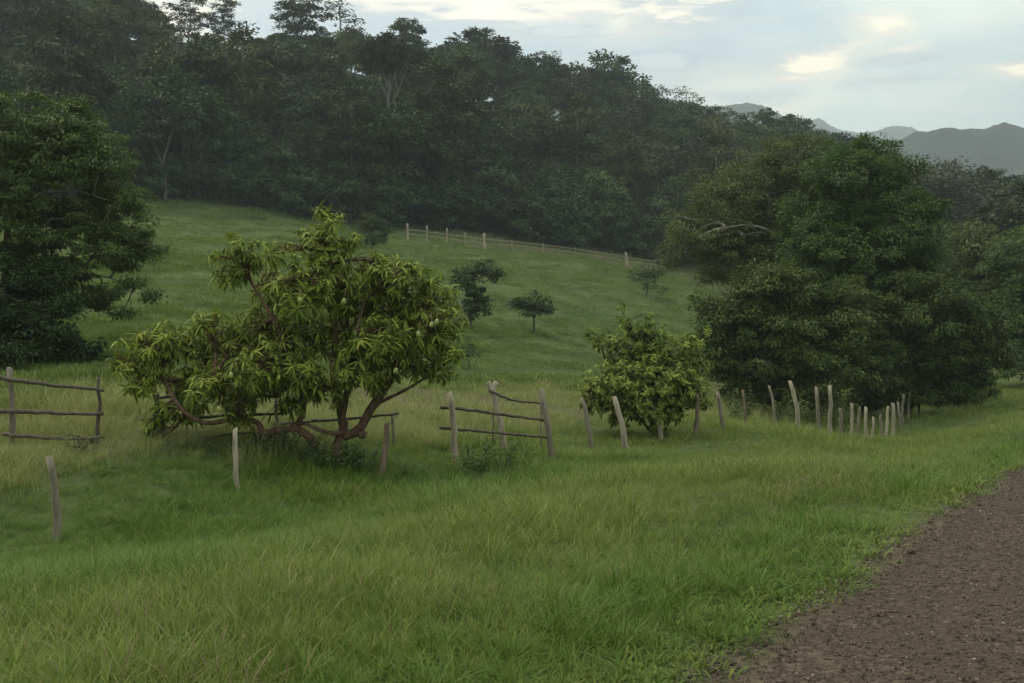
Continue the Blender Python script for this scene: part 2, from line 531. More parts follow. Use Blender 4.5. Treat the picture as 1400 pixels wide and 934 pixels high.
mm, t = new_mat('mountain_forest')
ge = N(t, 'ShaderNodeNewGeometry')
n1 = N(t, 'ShaderNodeTexNoise', ins={'Scale': 0.02, 'Detail': 8.0, 'Roughness': 0.65})
L(t, ge.outputs['Position'], n1.inputs['Vector'])
n2 = N(t, 'ShaderNodeTexNoise', ins={'Scale': 0.12, 'Detail': 4.0, 'Roughness': 0.7})
L(t, ge.outputs['Position'], n2.inputs['Vector'])
c = ramp(t, n1.outputs[0], [(0.38, (0.014, 0.021, 0.016)), (0.64, (0.034, 0.042, 0.030))])
finish(t, c, 0.95, 0.05, bump=n2.outputs[0], bump_str=0.8, bump_dist=6.0)
M['mountain'] = mm

# ---------------------------------------------------------------- mesh and object helpers
C = scene.collection


def obj(name, mesh, mat=None, parent=None, label=None, cat=None, group=None, kind=None, loc=None):
    o = bpy.data.objects.new(name, mesh)
    C.objects.link(o)
    if mesh is not None and mat is not None and not mesh.materials:
        mesh.materials.append(mat)
    if parent is not None:
        o.parent = parent
    if loc is not None:
        o.location = loc
    for k, v in (('label', label), ('category', cat), ('group', group), ('kind', kind)):
        if v:
            o[k] = v
    return o


def copy_tree(o, parent=None):
    c = o.copy()
    C.objects.link(c)
    c.parent = parent
    for ch in list(o.children):
        copy_tree(ch, c)
    return c


def mesh_np(name, verts, loops, starts, smooth=False, attrs=None):
    me = bpy.data.meshes.new(name)
    verts = np.asarray(verts, np.float32)
    me.vertices.add(len(verts))
    me.vertices.foreach_set('co', verts.ravel())
    loops = np.asarray(loops, np.int32)
    starts = np.asarray(starts, np.int32)
    me.loops.add(len(loops))
    me.loops.foreach_set('vertex_index', loops)
    me.polygons.add(len(starts))
    me.polygons.foreach_set('loop_start', starts)
    if smooth:
        me.polygons.foreach_set('use_smooth', np.ones(len(starts), bool))
    for k, v in (attrs or {}).items():
        a = me.attributes.new(k, 'FLOAT', 'POINT')
        a.data.foreach_set('value', np.asarray(v, np.float32))
    me.update(calc_edges=True)
    me.validate()
    return me


def unit(a):
    return a / np.maximum(np.linalg.norm(a, axis=-1, keepdims=True), 1e-9)


class Acc:
    """collects tubes into one mesh"""

    def __init__(self):
        self.v, self.f, self.n = [], [], 0

    def tube(self, pts, rad, sides=6, wob=0.0, cap=True):
        pts = np.asarray(pts, float)
        k = len(pts)
        rad = np.broadcast_to(np.asarray(rad, float), (k,))
        tan = unit(np.gradient(pts, axis=0))
        ref = np.array([0.31, 0.93, 0.17]) if abs(tan[0][2]) > 0.7 else np.array([0.05, 0.1, 1.0])
        a = unit(np.cross(tan, ref))
        b = np.cross(tan, a)
        th = np.linspace(0, 2 * np.pi, sides, endpoint=False)
        rr = rad[:, None] * (1 + wob * (rng.random((k, sides)) - 0.5))
        V = pts[:, None] + rr[..., None] * (np.cos(th)[None, :, None] * a[:, None] + np.sin(th)[None, :, None] * b[:, None])
        self.v.append(V.reshape(-1, 3))
        n0 = self.n
        for i in range(k - 1):
            for j in range(sides):
                j2 = (j + 1) % sides
                self.f.append((n0 + i * sides + j, n0 + i * sides + j2, n0 + (i + 1) * sides + j2, n0 + (i + 1) * sides + j))
        if cap:
            self.f.append(tuple(n0 + (k - 1) * sides + j for j in range(sides)))
            self.f.append(tuple(n0 + j for j in reversed(range(sides))))
        self.n += k * sides

    def mesh(self, name, smooth=True):
        V = np.concatenate(self.v)
        lens = np.array([len(f) for f in self.f])
        loops = np.fromiter((i for f in self.f for i in f), np.int32)
        return mesh_np(name, V, loops, np.concatenate([[0], np.cumsum(lens)[:-1]]), smooth)


def bez(p0, p1, sag=0.0, bulge=0.0, k=5):
    """slightly crooked path between two points"""
    p0, p1 = np.asarray(p0, float), np.asarray(p1, float)
    tt = np.linspace(0, 1, k)[:, None]
    ln = np.linalg.norm(p1 - p0)
    off = rng.normal(0, 1, 3)
    off[2] = abs(off[2]) * 0.5
    p = p0 + (p1 - p0) * tt
    return p + (4 * tt * (1 - tt)) * (off * bulge * ln + np.array([0, 0, sag * ln]))


def smooth_path(pts, k=4):
    """Catmull-Rom through the points"""
    pts = np.asarray(pts, float)
    q = np.concatenate([[2 * pts[0] - pts[1]], pts, [2 * pts[-1] - pts[-2]]])
    out = []
    for i in range(1, len(q) - 2):
        for s in range(k):
            t_ = s / k
            out.append(0.5 * (2 * q[i] + (q[i + 1] - q[i - 1]) * t_ + (2 * q[i - 1] - 5 * q[i] + 4 * q[i + 1] - q[i + 2]) * t_ ** 2
                              + (-q[i - 1] + 3 * q[i] - 3 * q[i + 1] + q[i + 2]) * t_ ** 3))
    out.append(pts[-1])
    return np.array(out)


def diamonds(name, pos, dr, nrm, ln, wd, rnd):
    """small folded leaves, two triangles each"""
    n = len(pos)
    dr = unit(dr)
    side = unit(np.cross(dr, nrm))
    up = np.cross(side, dr)
    ln, wd = np.broadcast_to(ln, n)[:, None], np.broadcast_to(wd, n)[:, None]
    V = np.empty((n, 4, 3), np.float32)
    V[:, 0] = pos
    V[:, 1] = pos + dr * ln * 0.45 + side * wd * 0.5 + up * wd * 0.15
    V[:, 2] = pos + dr * ln - up * ln * 0.12
    V[:, 3] = pos + dr * ln * 0.45 - side * wd * 0.5 + up * wd * 0.15
    base = (np.arange(n) * 4)[:, None]
    loops = (base + np.array([0, 1, 2, 0, 2, 3])).ravel()
    return mesh_np(name, V.reshape(-1, 3), loops, np.arange(2 * n) * 3, False, {'rnd': np.repeat(rnd, 4)})


def strips_arrays(pos, dr, nrm, ln, wd, droop, ts=(0.3, 0.66), ws=(0.85, 0.8)):
    n = len(pos)
    dr = unit(dr)
    side = unit(np.cross(dr, nrm))
    nrm = np.cross(side, dr)
    ln, wd, droop = (np.broadcast_to(a, n)[:, None] for a in (ln, wd, droop))

    def pt(t_):
        return pos + dr * ln * t_ - nrm * droop * ln * t_ * t_
    V = np.empty((n, 6, 3), np.float32)
    V[:, 0] = pos
    V[:, 1] = pt(ts[0]) - side * wd * ws[0] * 0.5
    V[:, 2] = pt(ts[0]) + side * wd * ws[0] * 0.5
    V[:, 3] = pt(ts[1]) - side * wd * ws[1] * 0.5
    V[:, 4] = pt(ts[1]) + side * wd * ws[1] * 0.5
    V[:, 5] = pt(1.0)
    return V


def strips_mesh(name, V, rnd):
    n = len(V)
    base = (np.arange(n) * 6)[:, None]
    loops = (base + np.array([0, 2, 1, 1, 2, 4, 3, 3, 4, 5])).ravel()
    starts = ((np.arange(n) * 10)[:, None] + np.array([0, 3, 7])).ravel()
    hg = np.tile(np.array([0, 0.3, 0.3, 0.66, 0.66, 1.0]), n)
    return mesh_np(name, V.reshape(-1, 3), loops, starts, False, {'rnd': np.repeat(rnd, 6), 'hgt': hg})


def sphere_dirs(n, zmin=-1.0):
    z = rng.uniform(zmin, 1, n)
    a = rng.uniform(0, 2 * np.pi, n)
    r = np.sqrt(1 - z * z)
    return np.stack([r * np.cos(a), r * np.sin(a), z], 1)


def crown(lobes, clump_r, n_leaf, leaf_l, leaf_w, dens=1.0, droop=0.25, flat=0.6, zmin=-0.7, fill=0.35):
    """lobes: (centre, radii) -> leaf arrays and clump centres per lobe"""
    pos, dr, nr, rd, cl = [], [], [], [], []
    for c, rad in lobes:
        rad = np.asarray(rad, float)
        area = (rad[0] * rad[1] + rad[1] * rad[2] + rad[0] * rad[2]) / 3 * 4 * np.pi
        k = max(4, int(dens * area / (np.pi * clump_r ** 2)))
        d = sphere_dirs(k, zmin)
        rr = np.where(rng.random(k) < fill, rng.uniform(0.3, 0.8, k), rng.uniform(0.78, 1.12, k))
        cc = c + d * rad * rr[:, None]
        cl.append(cc)
        for q, dd in zip(cc, d):
            m = int(n_leaf * rng.uniform(0.6, 1.4))
            cr = clump_r * rng.uniform(0.6, 1.35)
            off = rng.normal(0, 1, (m, 3))
            off = unit(off) * (rng.random((m, 1)) ** 0.5)
            off *= np.array([cr, cr, cr * flat])
            pos.append(q + off)
            o = unit(off * np.array([1, 1, 0.6]) + dd * cr * 0.6 + rng.normal(0, 0.35 * cr, (m, 3)))
            o[:, 2] -= droop
            dr.append(o)
            nn_ = rng.normal(0, 0.5, (m, 3)) + dd * 0.5
            nn_[:, 2] += 0.8
            nr.append(nn_)
            rd.append(np.clip(rng.uniform(0, 1) * 0.4 + rng.random(m) * 0.6, 0, 1))
    pos = np.concatenate(pos)
    n = len(pos)
    return (pos, np.concatenate(dr), np.concatenate(nr), leaf_l * rng.uniform(0.7, 1.3, n), leaf_w * rng.uniform(0.7, 1.3, n), np.concatenate(rd)), cl


def limbs_to(acc_limb, fork_pts, lobes, clumps, r0, twig=0.35, twig_max=14, acc_twig=None, rl=None):
    """a limb from the nearest fork point to every lobe, twigs from the lobe centre to its clumps"""
    acc_twig = acc_twig or acc_limb
    for (c, rad), cc in zip(lobes, clumps):
        f = min(fork_pts, key=lambda q: np.linalg.norm(np.asarray(q) - c) + 0.6 * max(0, q[2] - c[2]))
        ra = r0 * rng.uniform(0.5, 0.8)
        lp = bez(f, c, 0.06, 0.10, 6)
        acc_limb.tube(lp, np.linspace(ra, ra * 0.4, 6), 6, 0.15)
        pick = rng.permutation(len(cc))[:twig_max]
        for i in pick:
            s = lp[int(rng.integers(3, 6))]
            acc_twig.tube(bez(s, cc[i], 0.05, 0.08, 4), np.linspace(ra * twig, ra * 0.08, 4), 4, cap=False)


# ---------------------------------------------------------------- ground sheet
ang = np.unique(np.concatenate([np.arange(-180, -36, 3.0), np.arange(-36, 36, 0.22), np.arange(36, 180, 3.0)]))
rad = np.concatenate([[0.6], 1.2 * 1.0235 ** np.arange(0, 347)])
rad = rad[rad < 4200]
Ag, Rg = np.meshgrid(np.radians(ang), rad)
X, Y = (Rg * np.sin(Ag)).ravel(), (Rg * np.cos(Ag)).ravel()
Z = ground_z(X, Y)
na, nr_ = len(ang), len(rad)
ii, jj = np.meshgrid(np.arange(nr_ - 1), np.arange(na), indexing='ij')
j2 = (jj + 1) % na
quads = np.stack([ii * na + jj, ii * na + j2, (ii + 1) * na + j2, (ii + 1) * na + jj], -1).reshape(-1, 4)[:, ::-1]
centre = len(X)
V = np.concatenate([np.stack([X, Y, Z], 1), [[0, 0, gz(0, 0)]]])
fan = np.stack([np.full(na, centre), (np.arange(na) + 1) % na, np.arange(na)], 1)
loops = np.concatenate([quads.ravel(), fan.ravel()])
starts = np.concatenate([np.arange(len(quads)) * 4, len(quads) * 4 + np.arange(na) * 3])
gme = mesh_np('ground', V, loops, starts, True)
ux, vx = xy2uv(V[:, 0], V[:, 1])
dE = np.where(V[:, 1] > 5, V[:, 1] - edge_d(V[:, 0], np.maximum(V[:, 1], 1)), -50)
forest = sstep(-3, 3, dE + 3 * fbm(V[:, 0] / 6, V[:, 1] / 6, 11, 3))
forest = np.maximum(forest, sstep(300, 340, np.hypot(V[:, 0], V[:, 1])))
strip = sstep(-17, -12, dE) * sstep(560, 680, 700 + FPX * V[:, 0] / np.maximum(V[:, 1], 1)) * (V[:, 1] > 60)
straw = sstep(11.5, 14, ux) * (1 - sstep(19, 25, ux)) * sstep(-0.25, 0.15, fbm(V[:, 0] / 4, V[:, 1] / 4, 21, 3) + 0.2)
straw = np.maximum(straw, strip)
soilm = np.zeros(len(V))
for (px, py, rx, ry) in ((700, 552, 3.0, 1.2), (545, 552, 2.0, 0.9), (130, 498, 2.4, 0.8), (470, 550, 2.0, 0.7)):
    h_, d_ = hit(px, py)
    q = ((V[:, 0] - h_[0]) / rx) ** 2 + ((V[:, 1] - h_[1]) / (ry * 2)) ** 2 + 1.2 * fbm(V[:, 0] / 1.2, V[:, 1] / 1.2, 31, 3)
    soilm = np.maximum(soilm, (1 - sstep(0.4, 1.1, q)))
soilm = np.maximum(soilm, 1 - sstep(-0.15, 0.35, ux + 0.5 * fbm(V[:, 0], V[:, 1], 41, 3)))
soilm *= (np.hypot(V[:, 0], V[:, 1]) < 150)
zc = gme.attributes.new('zone', 'FLOAT_COLOR', 'POINT')
zc.data.foreach_set('color', np.stack([forest, straw, soilm, np.ones(len(V))], 1).astype(np.float32).ravel())
ru = gme.attributes.new('roaduv', 'FLOAT_VECTOR', 'POINT')
ru.data.foreach_set('vector', np.stack([ux, vx, np.zeros(len(V))], 1).astype(np.float32).ravel())
obj('ground', gme, M['ground'], kind='structure')

# ---------------------------------------------------------------- road
vs = np.concatenate([np.arange(-30, -2, 0.5), np.arange(-2, 24, 0.07), np.arange(24, 90, 0.6)])
us = np.linspace(0, 1, 70)
Vg, Ug = np.meshgrid(vs, us, indexing='ij')
e1 = 0.08 + 0.18 * fbm(Vg / 1.6, Vg * 0, 51, 4) + 0.07 * fbm(Vg / 0.3, Vg * 0, 57, 2)
e0 = -5.6 + 0.3 * fbm(Vg / 1.6, Vg * 0 + 7, 52, 4)
Ug = e0 + (e1 - e0) * Ug
X, Y = uv2xy(Ug.ravel(), Vg.ravel())
ruts = 0.02 * np.cos((Ug.ravel() + 1.3) * 2 * np.pi / 1.9)
Z = ground_z(X, Y) + 0.028 + ruts + 0.02 * fbm(X / 0.35, Y / 0.35, 61, 3) + 0.014 * fbm(X / 0.07, Y / 0.07, 67, 2)
eg = np.minimum(e1.ravel() - Ug.ravel(), Ug.ravel() - e0.ravel())
Z = Z - 0.07 * (1 - sstep(0, 0.25, eg))
nv, nu = Vg.shape
ii, jj = np.meshgrid(np.arange(nv - 1), np.arange(nu - 1), indexing='ij')
q = np.stack([ii * nu + jj, ii * nu + jj + 1, (ii + 1) * nu + jj + 1, (ii + 1) * nu + jj], -1).reshape(-1, 4)[:, ::-1]
rme = mesh_np('road', np.stack([X, Y, Z], 1), q.ravel(), np.arange(len(q)) * 4, True)
obj('road', rme, M['road'], kind='structure')


# ---------------------------------------------------------------- far mountains
def mountain(name, d, prof, seed, depth, ns=0.02):
    """prof: skyline as (pixel x, pixel y) seen at distance d"""
    pp = np.array([P(a, b, d) for a, b in prof])
    xs = np.linspace(pp[0, 0], pp[-1, 0], 320)
    top = np.interp(xs, pp[:, 0], pp[:, 2])
    ks = np.linspace(-1, 1, 60)
    Xm, Km = np.meshgrid(xs, ks, indexing='ij')
    prof_k = (1 - np.abs(Km)) ** 0.9
    Ym = d + Km * depth + depth * 0.25 * fbm(Xm * ns * 0.4, Km * 2, seed, 3)
    H = top[:, None]
    spur = fbm(Xm * ns * 0.55 + 0.6 * fbm(Xm * ns, Km * 3, seed + 3, 2), Km * 1.1, seed + 5, 4)
    Zm = -2 + (H + 2) * prof_k * (1 + 0.55 * spur * (1 - prof_k)) + H * 0.008 * fbm(Xm * ns * 2.5, Ym * ns * 2.5, seed + 9, 4) * (0.5 + prof_k)
    Zm = Zm + 0.006 * H * fbm(Xm * 0.2, Ym * 0.2, seed + 13, 2)
    Zm[:, 0] = Zm[:, -1] = -2
    n1_, n2_ = Xm.shape
    ii, jj = np.meshgrid(np.arange(n1_ - 1), np.arange(n2_ - 1), indexing='ij')
    q = np.stack([ii * n2_ + jj, (ii + 1) * n2_ + jj, (ii + 1) * n2_ + jj + 1, ii * n2_ + jj + 1], -1).reshape(-1, 4)
    me = mesh_np(name, np.stack([Xm.ravel(), Ym.ravel(), Zm.ravel()], 1), q.ravel(), np.arange(len(q)) * 4, True)
    obj(name, me, M['mountain'], kind='structure')


mountain('mountain', 1150, [(1050, 330), (1120, 240), (1170, 200), (1205, 183), (1225, 188), (1250, 178), (1290, 172), (1340, 174), (1365, 166),
                           (1385, 171), (1420, 180), (1500, 172), (1600, 190), (1800, 230), (2100, 320)], 100, 280, 0.02)
mountain('mountain', 1650, [(500, 200), (650, 130), (780, 105), (870, 112), (905, 124), (950, 128), (985, 142), (1010, 145), (1030, 152), (1055, 164), (1085, 182),
                            (1130, 215), (1180, 250), (1300, 330)], 200, 420, 0.012)
mountain('mountain', 2450, [(900, 250), (1020, 200), (1070, 180), (1100, 172), (1125, 186), (1150, 192), (1180, 186), (1205, 178), (1235, 174), (1260, 184), (1300, 205),
                            (1500, 200), (1800, 260)], 300, 600, 0.006)

# ---------------------------------------------------------------- haze
hb = bpy.data.meshes.new('haze')
x0, x1, y0, y1, z0, z1 = -4300, 4300, -4300, 4300, -8.0, 620.0
hb.from_pydata([(a, b, c_) for a in (x0, x1) for b in (y0, y1) for c_ in (z0, z1)], [],
               [(0, 1, 3, 2), (4, 6, 7, 5), (0, 4, 5, 1), (2, 3, 7, 6), (0, 2, 6, 4), (1, 5, 7, 3)])
hm, t = new_mat('haze_air')
pv = N(t, 'ShaderNodeVolumePrincipled', ins={'Color': (0.82, 0.935, 1.0, 1), 'Density': 0.00042, 'Anisotropy': 0.25})
ho = N(t, 'ShaderNodeOutputMaterial')
L(t, pv.outputs[0], ho.inputs['Volume'])
obj('haze', hb, hm, kind='stuff')

# ---------------------------------------------------------------- forest on the hillside
def forest_proto(name, h, lobes, leaf, bark, n_leaf=95, clump=1.3, ll=0.58, lw=0.30, dens=0.95, trunk_r=0.26, zmin=-0.7, twigs=8, fill=0.3, lean=0.3):
    lobes = [(np.array(c, float), np.array(r_, float)) for c, r_ in lobes]
    arr, cl = crown(lobes, clump, n_leaf, ll, lw, dens, 0.3, 0.55, zmin, fill)
    top = max(c[2] for c, _ in lobes)
    tp = smooth_path([(0, 0, -0.5), (lean * 0.3, 0.1, h * 0.2), (lean, 0, h * 0.4), (lean * 0.6, lean * 0.3, top)], 3)
    a = Acc()
    a.tube(tp, np.linspace(trunk_r, trunk_r * 0.35, len(tp)), 7, 0.12)
    limbs_to(a, [tp[k] for k in range(3, len(tp))], lobes, cl, trunk_r * 0.6, 0.4, twigs)
    return (a.mesh(name + '_trunk'), diamonds(name + '_crown', *arr), bark, leaf)


def tree_obj(name, protos, loc, rz=0.0, s=1.0, label='', cat='tree', group=None, sz=None):
    tm, cm, bark, leaf = protos
    e = obj(name, None, loc=loc, label=label, cat=cat, group=group)
    e.rotation_euler = (0, 0, rz)
    e.scale = (s, s, sz or s)
    e.empty_display_size = 0.5
    obj('trunk', tm, bark, e)
    obj('crown', cm, leaf, e)
    return e


FM = M['forest']
FP = [
    (forest_proto('broad', 15, [((0, 0, 10.5), (3.6, 3.6, 2.6)), ((2.6, 1, 9), (2.6, 2.4, 2.0)), ((-2.6, -1, 8.6), (2.6, 2.6, 2.0)), ((0.5, -2.6, 8.4), (2.6, 2.2, 1.9)), ((-0.5, 2.6, 9), (2.5, 2.2, 1.9)), ((0, -1, 5.5), (2.6, 2.4, 1.8))], FM[0], M['bark_grey']),
     'broad dark broadleaf tree in the hillside forest'),
    (forest_proto('tall', 18, [((0, 0, 15), (2.6, 2.6, 2.6)), ((1.2, -1, 11.5), (2.8, 2.6, 2.4)), ((-1.5, 0.6, 9.5), (2.6, 2.6, 2.2)), ((0.6, 0.4, 6.5), (2.6, 2.5, 2.2)), ((-0.6, -1.2, 4), (2.3, 2.2, 1.8))], FM[1], M['bark_grey']),
     'tall narrow olive green tree in the hillside forest'),
    (forest_proto('vine', 12, [((0, 0, 8.5), (3.0, 3.0, 2.6)), ((1.8, -1.4, 5.5), (2.4, 2.4, 2.6)), ((-1.8, -1.2, 5.0), (2.5, 2.4, 2.8)), ((0, -2.2, 2.6), (2.8, 1.8, 2.2)), ((0.4, 1.6, 4.5), (2.6, 2.2, 2.6))], FM[2], M['bark_dark'], zmin=-0.9),
     'bluish green tree draped to the ground in the hillside forest'),
    (forest_proto('grey', 15, [((0, 0, 12), (3.2, 3.0, 2.0)), ((2.6, -0.4, 10), (2.4, 2.2, 1.7)), ((-2.4, 0.6, 10), (2.4, 2.2, 1.6)), ((0.4, -2.2, 9), (2.4, 2.0, 1.7)), ((-0.2, 1.8, 8), (2.0, 2.0, 1.6))], FM[3], M['bark_pale'], n_leaf=42, dens=1.0),
     'grey green open crowned tree in the hillside forest'),
    (forest_proto('umbrella', 16, [((0, 0, 12.6), (4.2, 4.0, 1.7)), ((3.0, 0.4, 11.4), (2.6, 2.4, 1.2)), ((-3.0, -0.6, 11.6), (2.6, 2.4, 1.3)), ((0, -1.4, 8.2), (3.0, 2.6, 1.6)), ((-1, 1, 5.5), (2.6, 2.2, 1.7))], FM[0], M['bark_grey']),
     'flat topped spreading dark tree in the hillside forest'),
]
EDGE = (forest_proto('edge', 7, [((0, 0, 4.2), (2.6, 2.4, 2.0)), ((1.7, -0.8, 2.6), (2.1, 1.9, 1.8)), ((-1.7, -0.6, 2.5), (2.1, 2.0, 1.8)), ((0, -1.4, 1.5), (2.4, 1.6, 1.5))], FM[2], M['bark_dark'], n_leaf=55, clump=0.9, ll=0.5, lw=0.28, trunk_r=0.14, zmin=-0.9),
        'low shrubby tree along the forest edge above the pasture')

# skyline of the canopy in the photograph limits how tall a tree may stand
SKY_PX = np.array([-300, 0, 150, 240, 330, 400, 470, 530, 600, 650, 700, 740, 800, 860, 900, 950, 1000, 1050, 1130, 1200, 1260, 1330, 1400, 1700.0])
SKY_PY = np.array([-90, -60, -30, 45, 50, 55, 45, 55, 68, 62, 82, 90, 100, 118, 132, 140, 152, 160, 185, 205, 232, 238, 245, 262.0])


def ridge_of(q):
    return float(np.interp(q, [-250, 200, 700, 960, 1200, 1600], [195, 205, 225, 240, 235, 215]))


pts = []
tries = 0
while len(pts) < 285 and tries < 60000:
    tries += 1
    d = rng.uniform(95, 262)
    px = rng.uniform(-140, 1560)
    x = ray(px, 467)[0] * d
    de = float(np.interp(px, EDGE_PX, EDGE_D))
    if d < de + 3:
        continue
    ridge = float(np.interp(px, [-250, 200, 700, 960, 1200, 1600], [195, 205, 225, 240, 235, 215]))
    if d > ridge + 8:
        continue
    sp = 6.0 if d < de + 14 else 8.2
    if any((x - a) ** 2 + (d - b) ** 2 < sp * sp for a, b, *_ in pts):
        continue
    pts.append((x, d, gz(x, d), px, de))
for x, d, z, px, de in pts:
    k = int(rng.choice([0, 0, 1, 2, 2, 3, 4]))
    if d < de + 10:
        k = int(rng.choice([2, 2, 0, 1]))
    proto, label = FP[k]
    h0 = [13.3, 17.8, 11.3, 14.2, 14.4][k]
    s = rng.uniform(0.85, 1.25)
    lim = CAM[2] + d * ray(px, float(np.interp(px, SKY_PX, SKY_PY)) - rng.uniform(-6, 10))[2] - z
    s = min(s, max(0.3, lim / h0))
    if d > ridge_of(px) - 22:
        s = min(1.5, max(0.3, lim / h0))
    if lim < 4:
        continue
    fr = (d - de) / max(10.0, float(np.interp(px, [-250, 200, 700, 960, 1200, 1600], [195, 205, 225, 240, 235, 215])) + 8 - de)
    band = 'in the wood behind the tall roadside trees' if px > 1080 else 'at the foot of the hillside forest' if fr < 0.22 else 'halfway up the hillside forest' if fr < 0.66 else 'near the top of the forested ridge'
    label = label.replace('in the hillside forest', band)
    tree_obj('forest_tree', proto, (x, d, z - 0.2), rng.uniform(0, 6.28), s * rng.uniform(0.95, 1.1), label, 'tree', 'trees of the hillside forest', s)
px = -120.0
while px < 1500:
    de = float(np.interp(px, EDGE_PX, EDGE_D))
    d = de + rng.uniform(-0.5, 2.5)
    x = ray(px, 467)[0] * d
    s = rng.uniform(0.7, 1.2)
    tree_obj('edge_tree', EDGE[0], (x, d, gz(x, d) - 0.2), rng.uniform(0, 6.28), s, EDGE[1], 'tree', 'shrubby trees along the forest edge', s * rng.uniform(0.8, 1.3))
    px += rng.uniform(24, 44) * 120 / de


# singular trees of the forest
def special(name, px, py_top, d, proto, h0, label, rz=0.0, wide=1.0, base=None, group=None):
    x = ray(px, 467)[0] * d
    z = gz(x, d) if base is None else base
    h = CAM[2] + d * ray(px, py_top)[2] - z
    s = h / h0
    return tree_obj(name, proto, (x, d, z - 0.2), rz, s * wide, label, 'tree', group, s)


airy = forest_proto('airy', 18, [((0, 0, 16), (1.8, 1.8, 1.4)), ((1.9, 0.3, 14.4), (1.5, 1.4, 1.0)), ((-2.0, -0.3, 14.0), (1.6, 1.5, 1.1)), ((0.6, -0.5, 12.4), (1.8, 1.6, 1.1)), ((-1.6, 0.5, 11), (1.6, 1.4, 1.0)), ((2.0, 0.5, 10.2), (1.5, 1.3, 1.0)),
                                ((0.2, 0.4, 9.0), (2.0, 1.8, 1.2)), ((-2.2, 0, 7.4), (1.8, 1.6, 1.2)), ((1.8, -0.3, 6.6), (1.9, 1.6, 1.2)), ((0, 0, 4.5), (2.2, 2.0, 1.6))],
                    FM[0], M['bark_grey'], n_leaf=34, clump=0.75, ll=0.42, lw=0.22, dens=0.85, trunk_r=0.16, twigs=14)
layered = forest_proto('layered', 17, [((0.3, 0, 15.6), (1.9, 1.9, 0.9)), ((-1.2, 0.3, 13.8), (2.3, 2.1, 1.0)), ((1.5, -0.3, 12.4), (2.3, 2.1, 1.0)), ((-1.4, 0, 10.6), (2.2, 2.0, 1.1)), ((1.0, 0, 9), (2.2, 2.0, 1.2)), ((-0.8, 0.2, 6.8), (2.4, 2.2, 1.5)), ((0.6, 0, 4.2), (2.4, 2.2, 1.6))],
                       FM[0], M['bark_grey'], n_leaf=55, clump=0.8, ll=0.45, lw=0.24, dens=1.05, trunk_r=0.18, twigs=10)
pale = forest_proto('pale', 17, [((0, 0, 15.2), (2.6, 2.4, 1.3)), ((2.5, -0.3, 13.6), (1.9, 1.7, 1.1)), ((-2.6, 0.2, 13.8), (1.9, 1.7, 1.1)), ((1.0, -1.2, 12), (1.7, 1.5, 0.9)), ((-1.3, -1.0, 12.2), (1.6, 1.5, 0.9))],
                    FM[3], M['bark_pale'], n_leaf=30, clump=0.75, ll=0.48, lw=0.26, dens=1.0, trunk_r=0.30, twigs=12)
wispy = forest_proto('wispy', 15, [((0, 0, 13), (1.8, 1.6, 1.3)), ((1.3, 0.3, 11.3), (1.5, 1.3, 1.0)), ((-1.2, 0, 10.8), (1.5, 1.3, 1.0))],
                     FM[3], M['bark_grey'], n_leaf=12, clump=0.7, ll=0.4, lw=0.2, dens=1.0, trunk_r=0.16, twigs=16)
special('ridge_tree', 255, -22, 198, airy, 17.6, 'airy tree on the ridge with bright sky showing through its crown', 0.4, 2.0)
special('ridge_tree', 305, -8, 204, airy, 17.6, 'thin airy tree on the ridge beside the bright gap in the canopy', 2.4, 1.6)
special('ridge_tree', 408, -6, 205, layered, 16.6, 'layered dark tree rising above the ridge beside the pale wispy tree', 0.3, 1.8)
special('ridge_tree', 462, -2, 207, wispy, 14.6, 'pale wispy thin leaved tree on the ridge skyline', 1.0, 2.2)
special('ridge_tree', 556, 26, 212, layered, 16.6, 'dark tufted tree on the skyline above the white branched forest tree', 2.0, 1.6)
special('ridge_tree', 655, 42, 222, FP[0][0], 13.3, 'broad domed tree on the crest of the forest ridge', 1.2, 1.35)
special('ridge_tree', 745, 70, 224, airy, 17.6, 'small airy tree on the ridge right behind the domed tree', 1.5, 1.7)
special('ridge_tree', 832, 74, 226, FP[0][0], 13.3, 'round headed tree at the step where the ridge falls away', 2.6, 1.0)
special('ridge_tree', 938, 116, 235, wispy, 14.6, 'sparse twiggy treetop on the falling ridge before the blue mountain', 0.2, 1.5)
special('ridge_tree', 1048, 148, 240, layered, 16.6, 'small dark tree on the low ridge beneath the far blue mountain', 0.9, 1.0)
special('ridge_tree', 1095, 160, 240, FP[0][0], 13.3, 'rounded treetop on the low end of the ridge', 2.2, 0.8)
special('ridge_tree', 1345, 228, 190, layered, 16.6, 'layered tree standing out of the wood below the blue mountain', 0.8, 0.8)
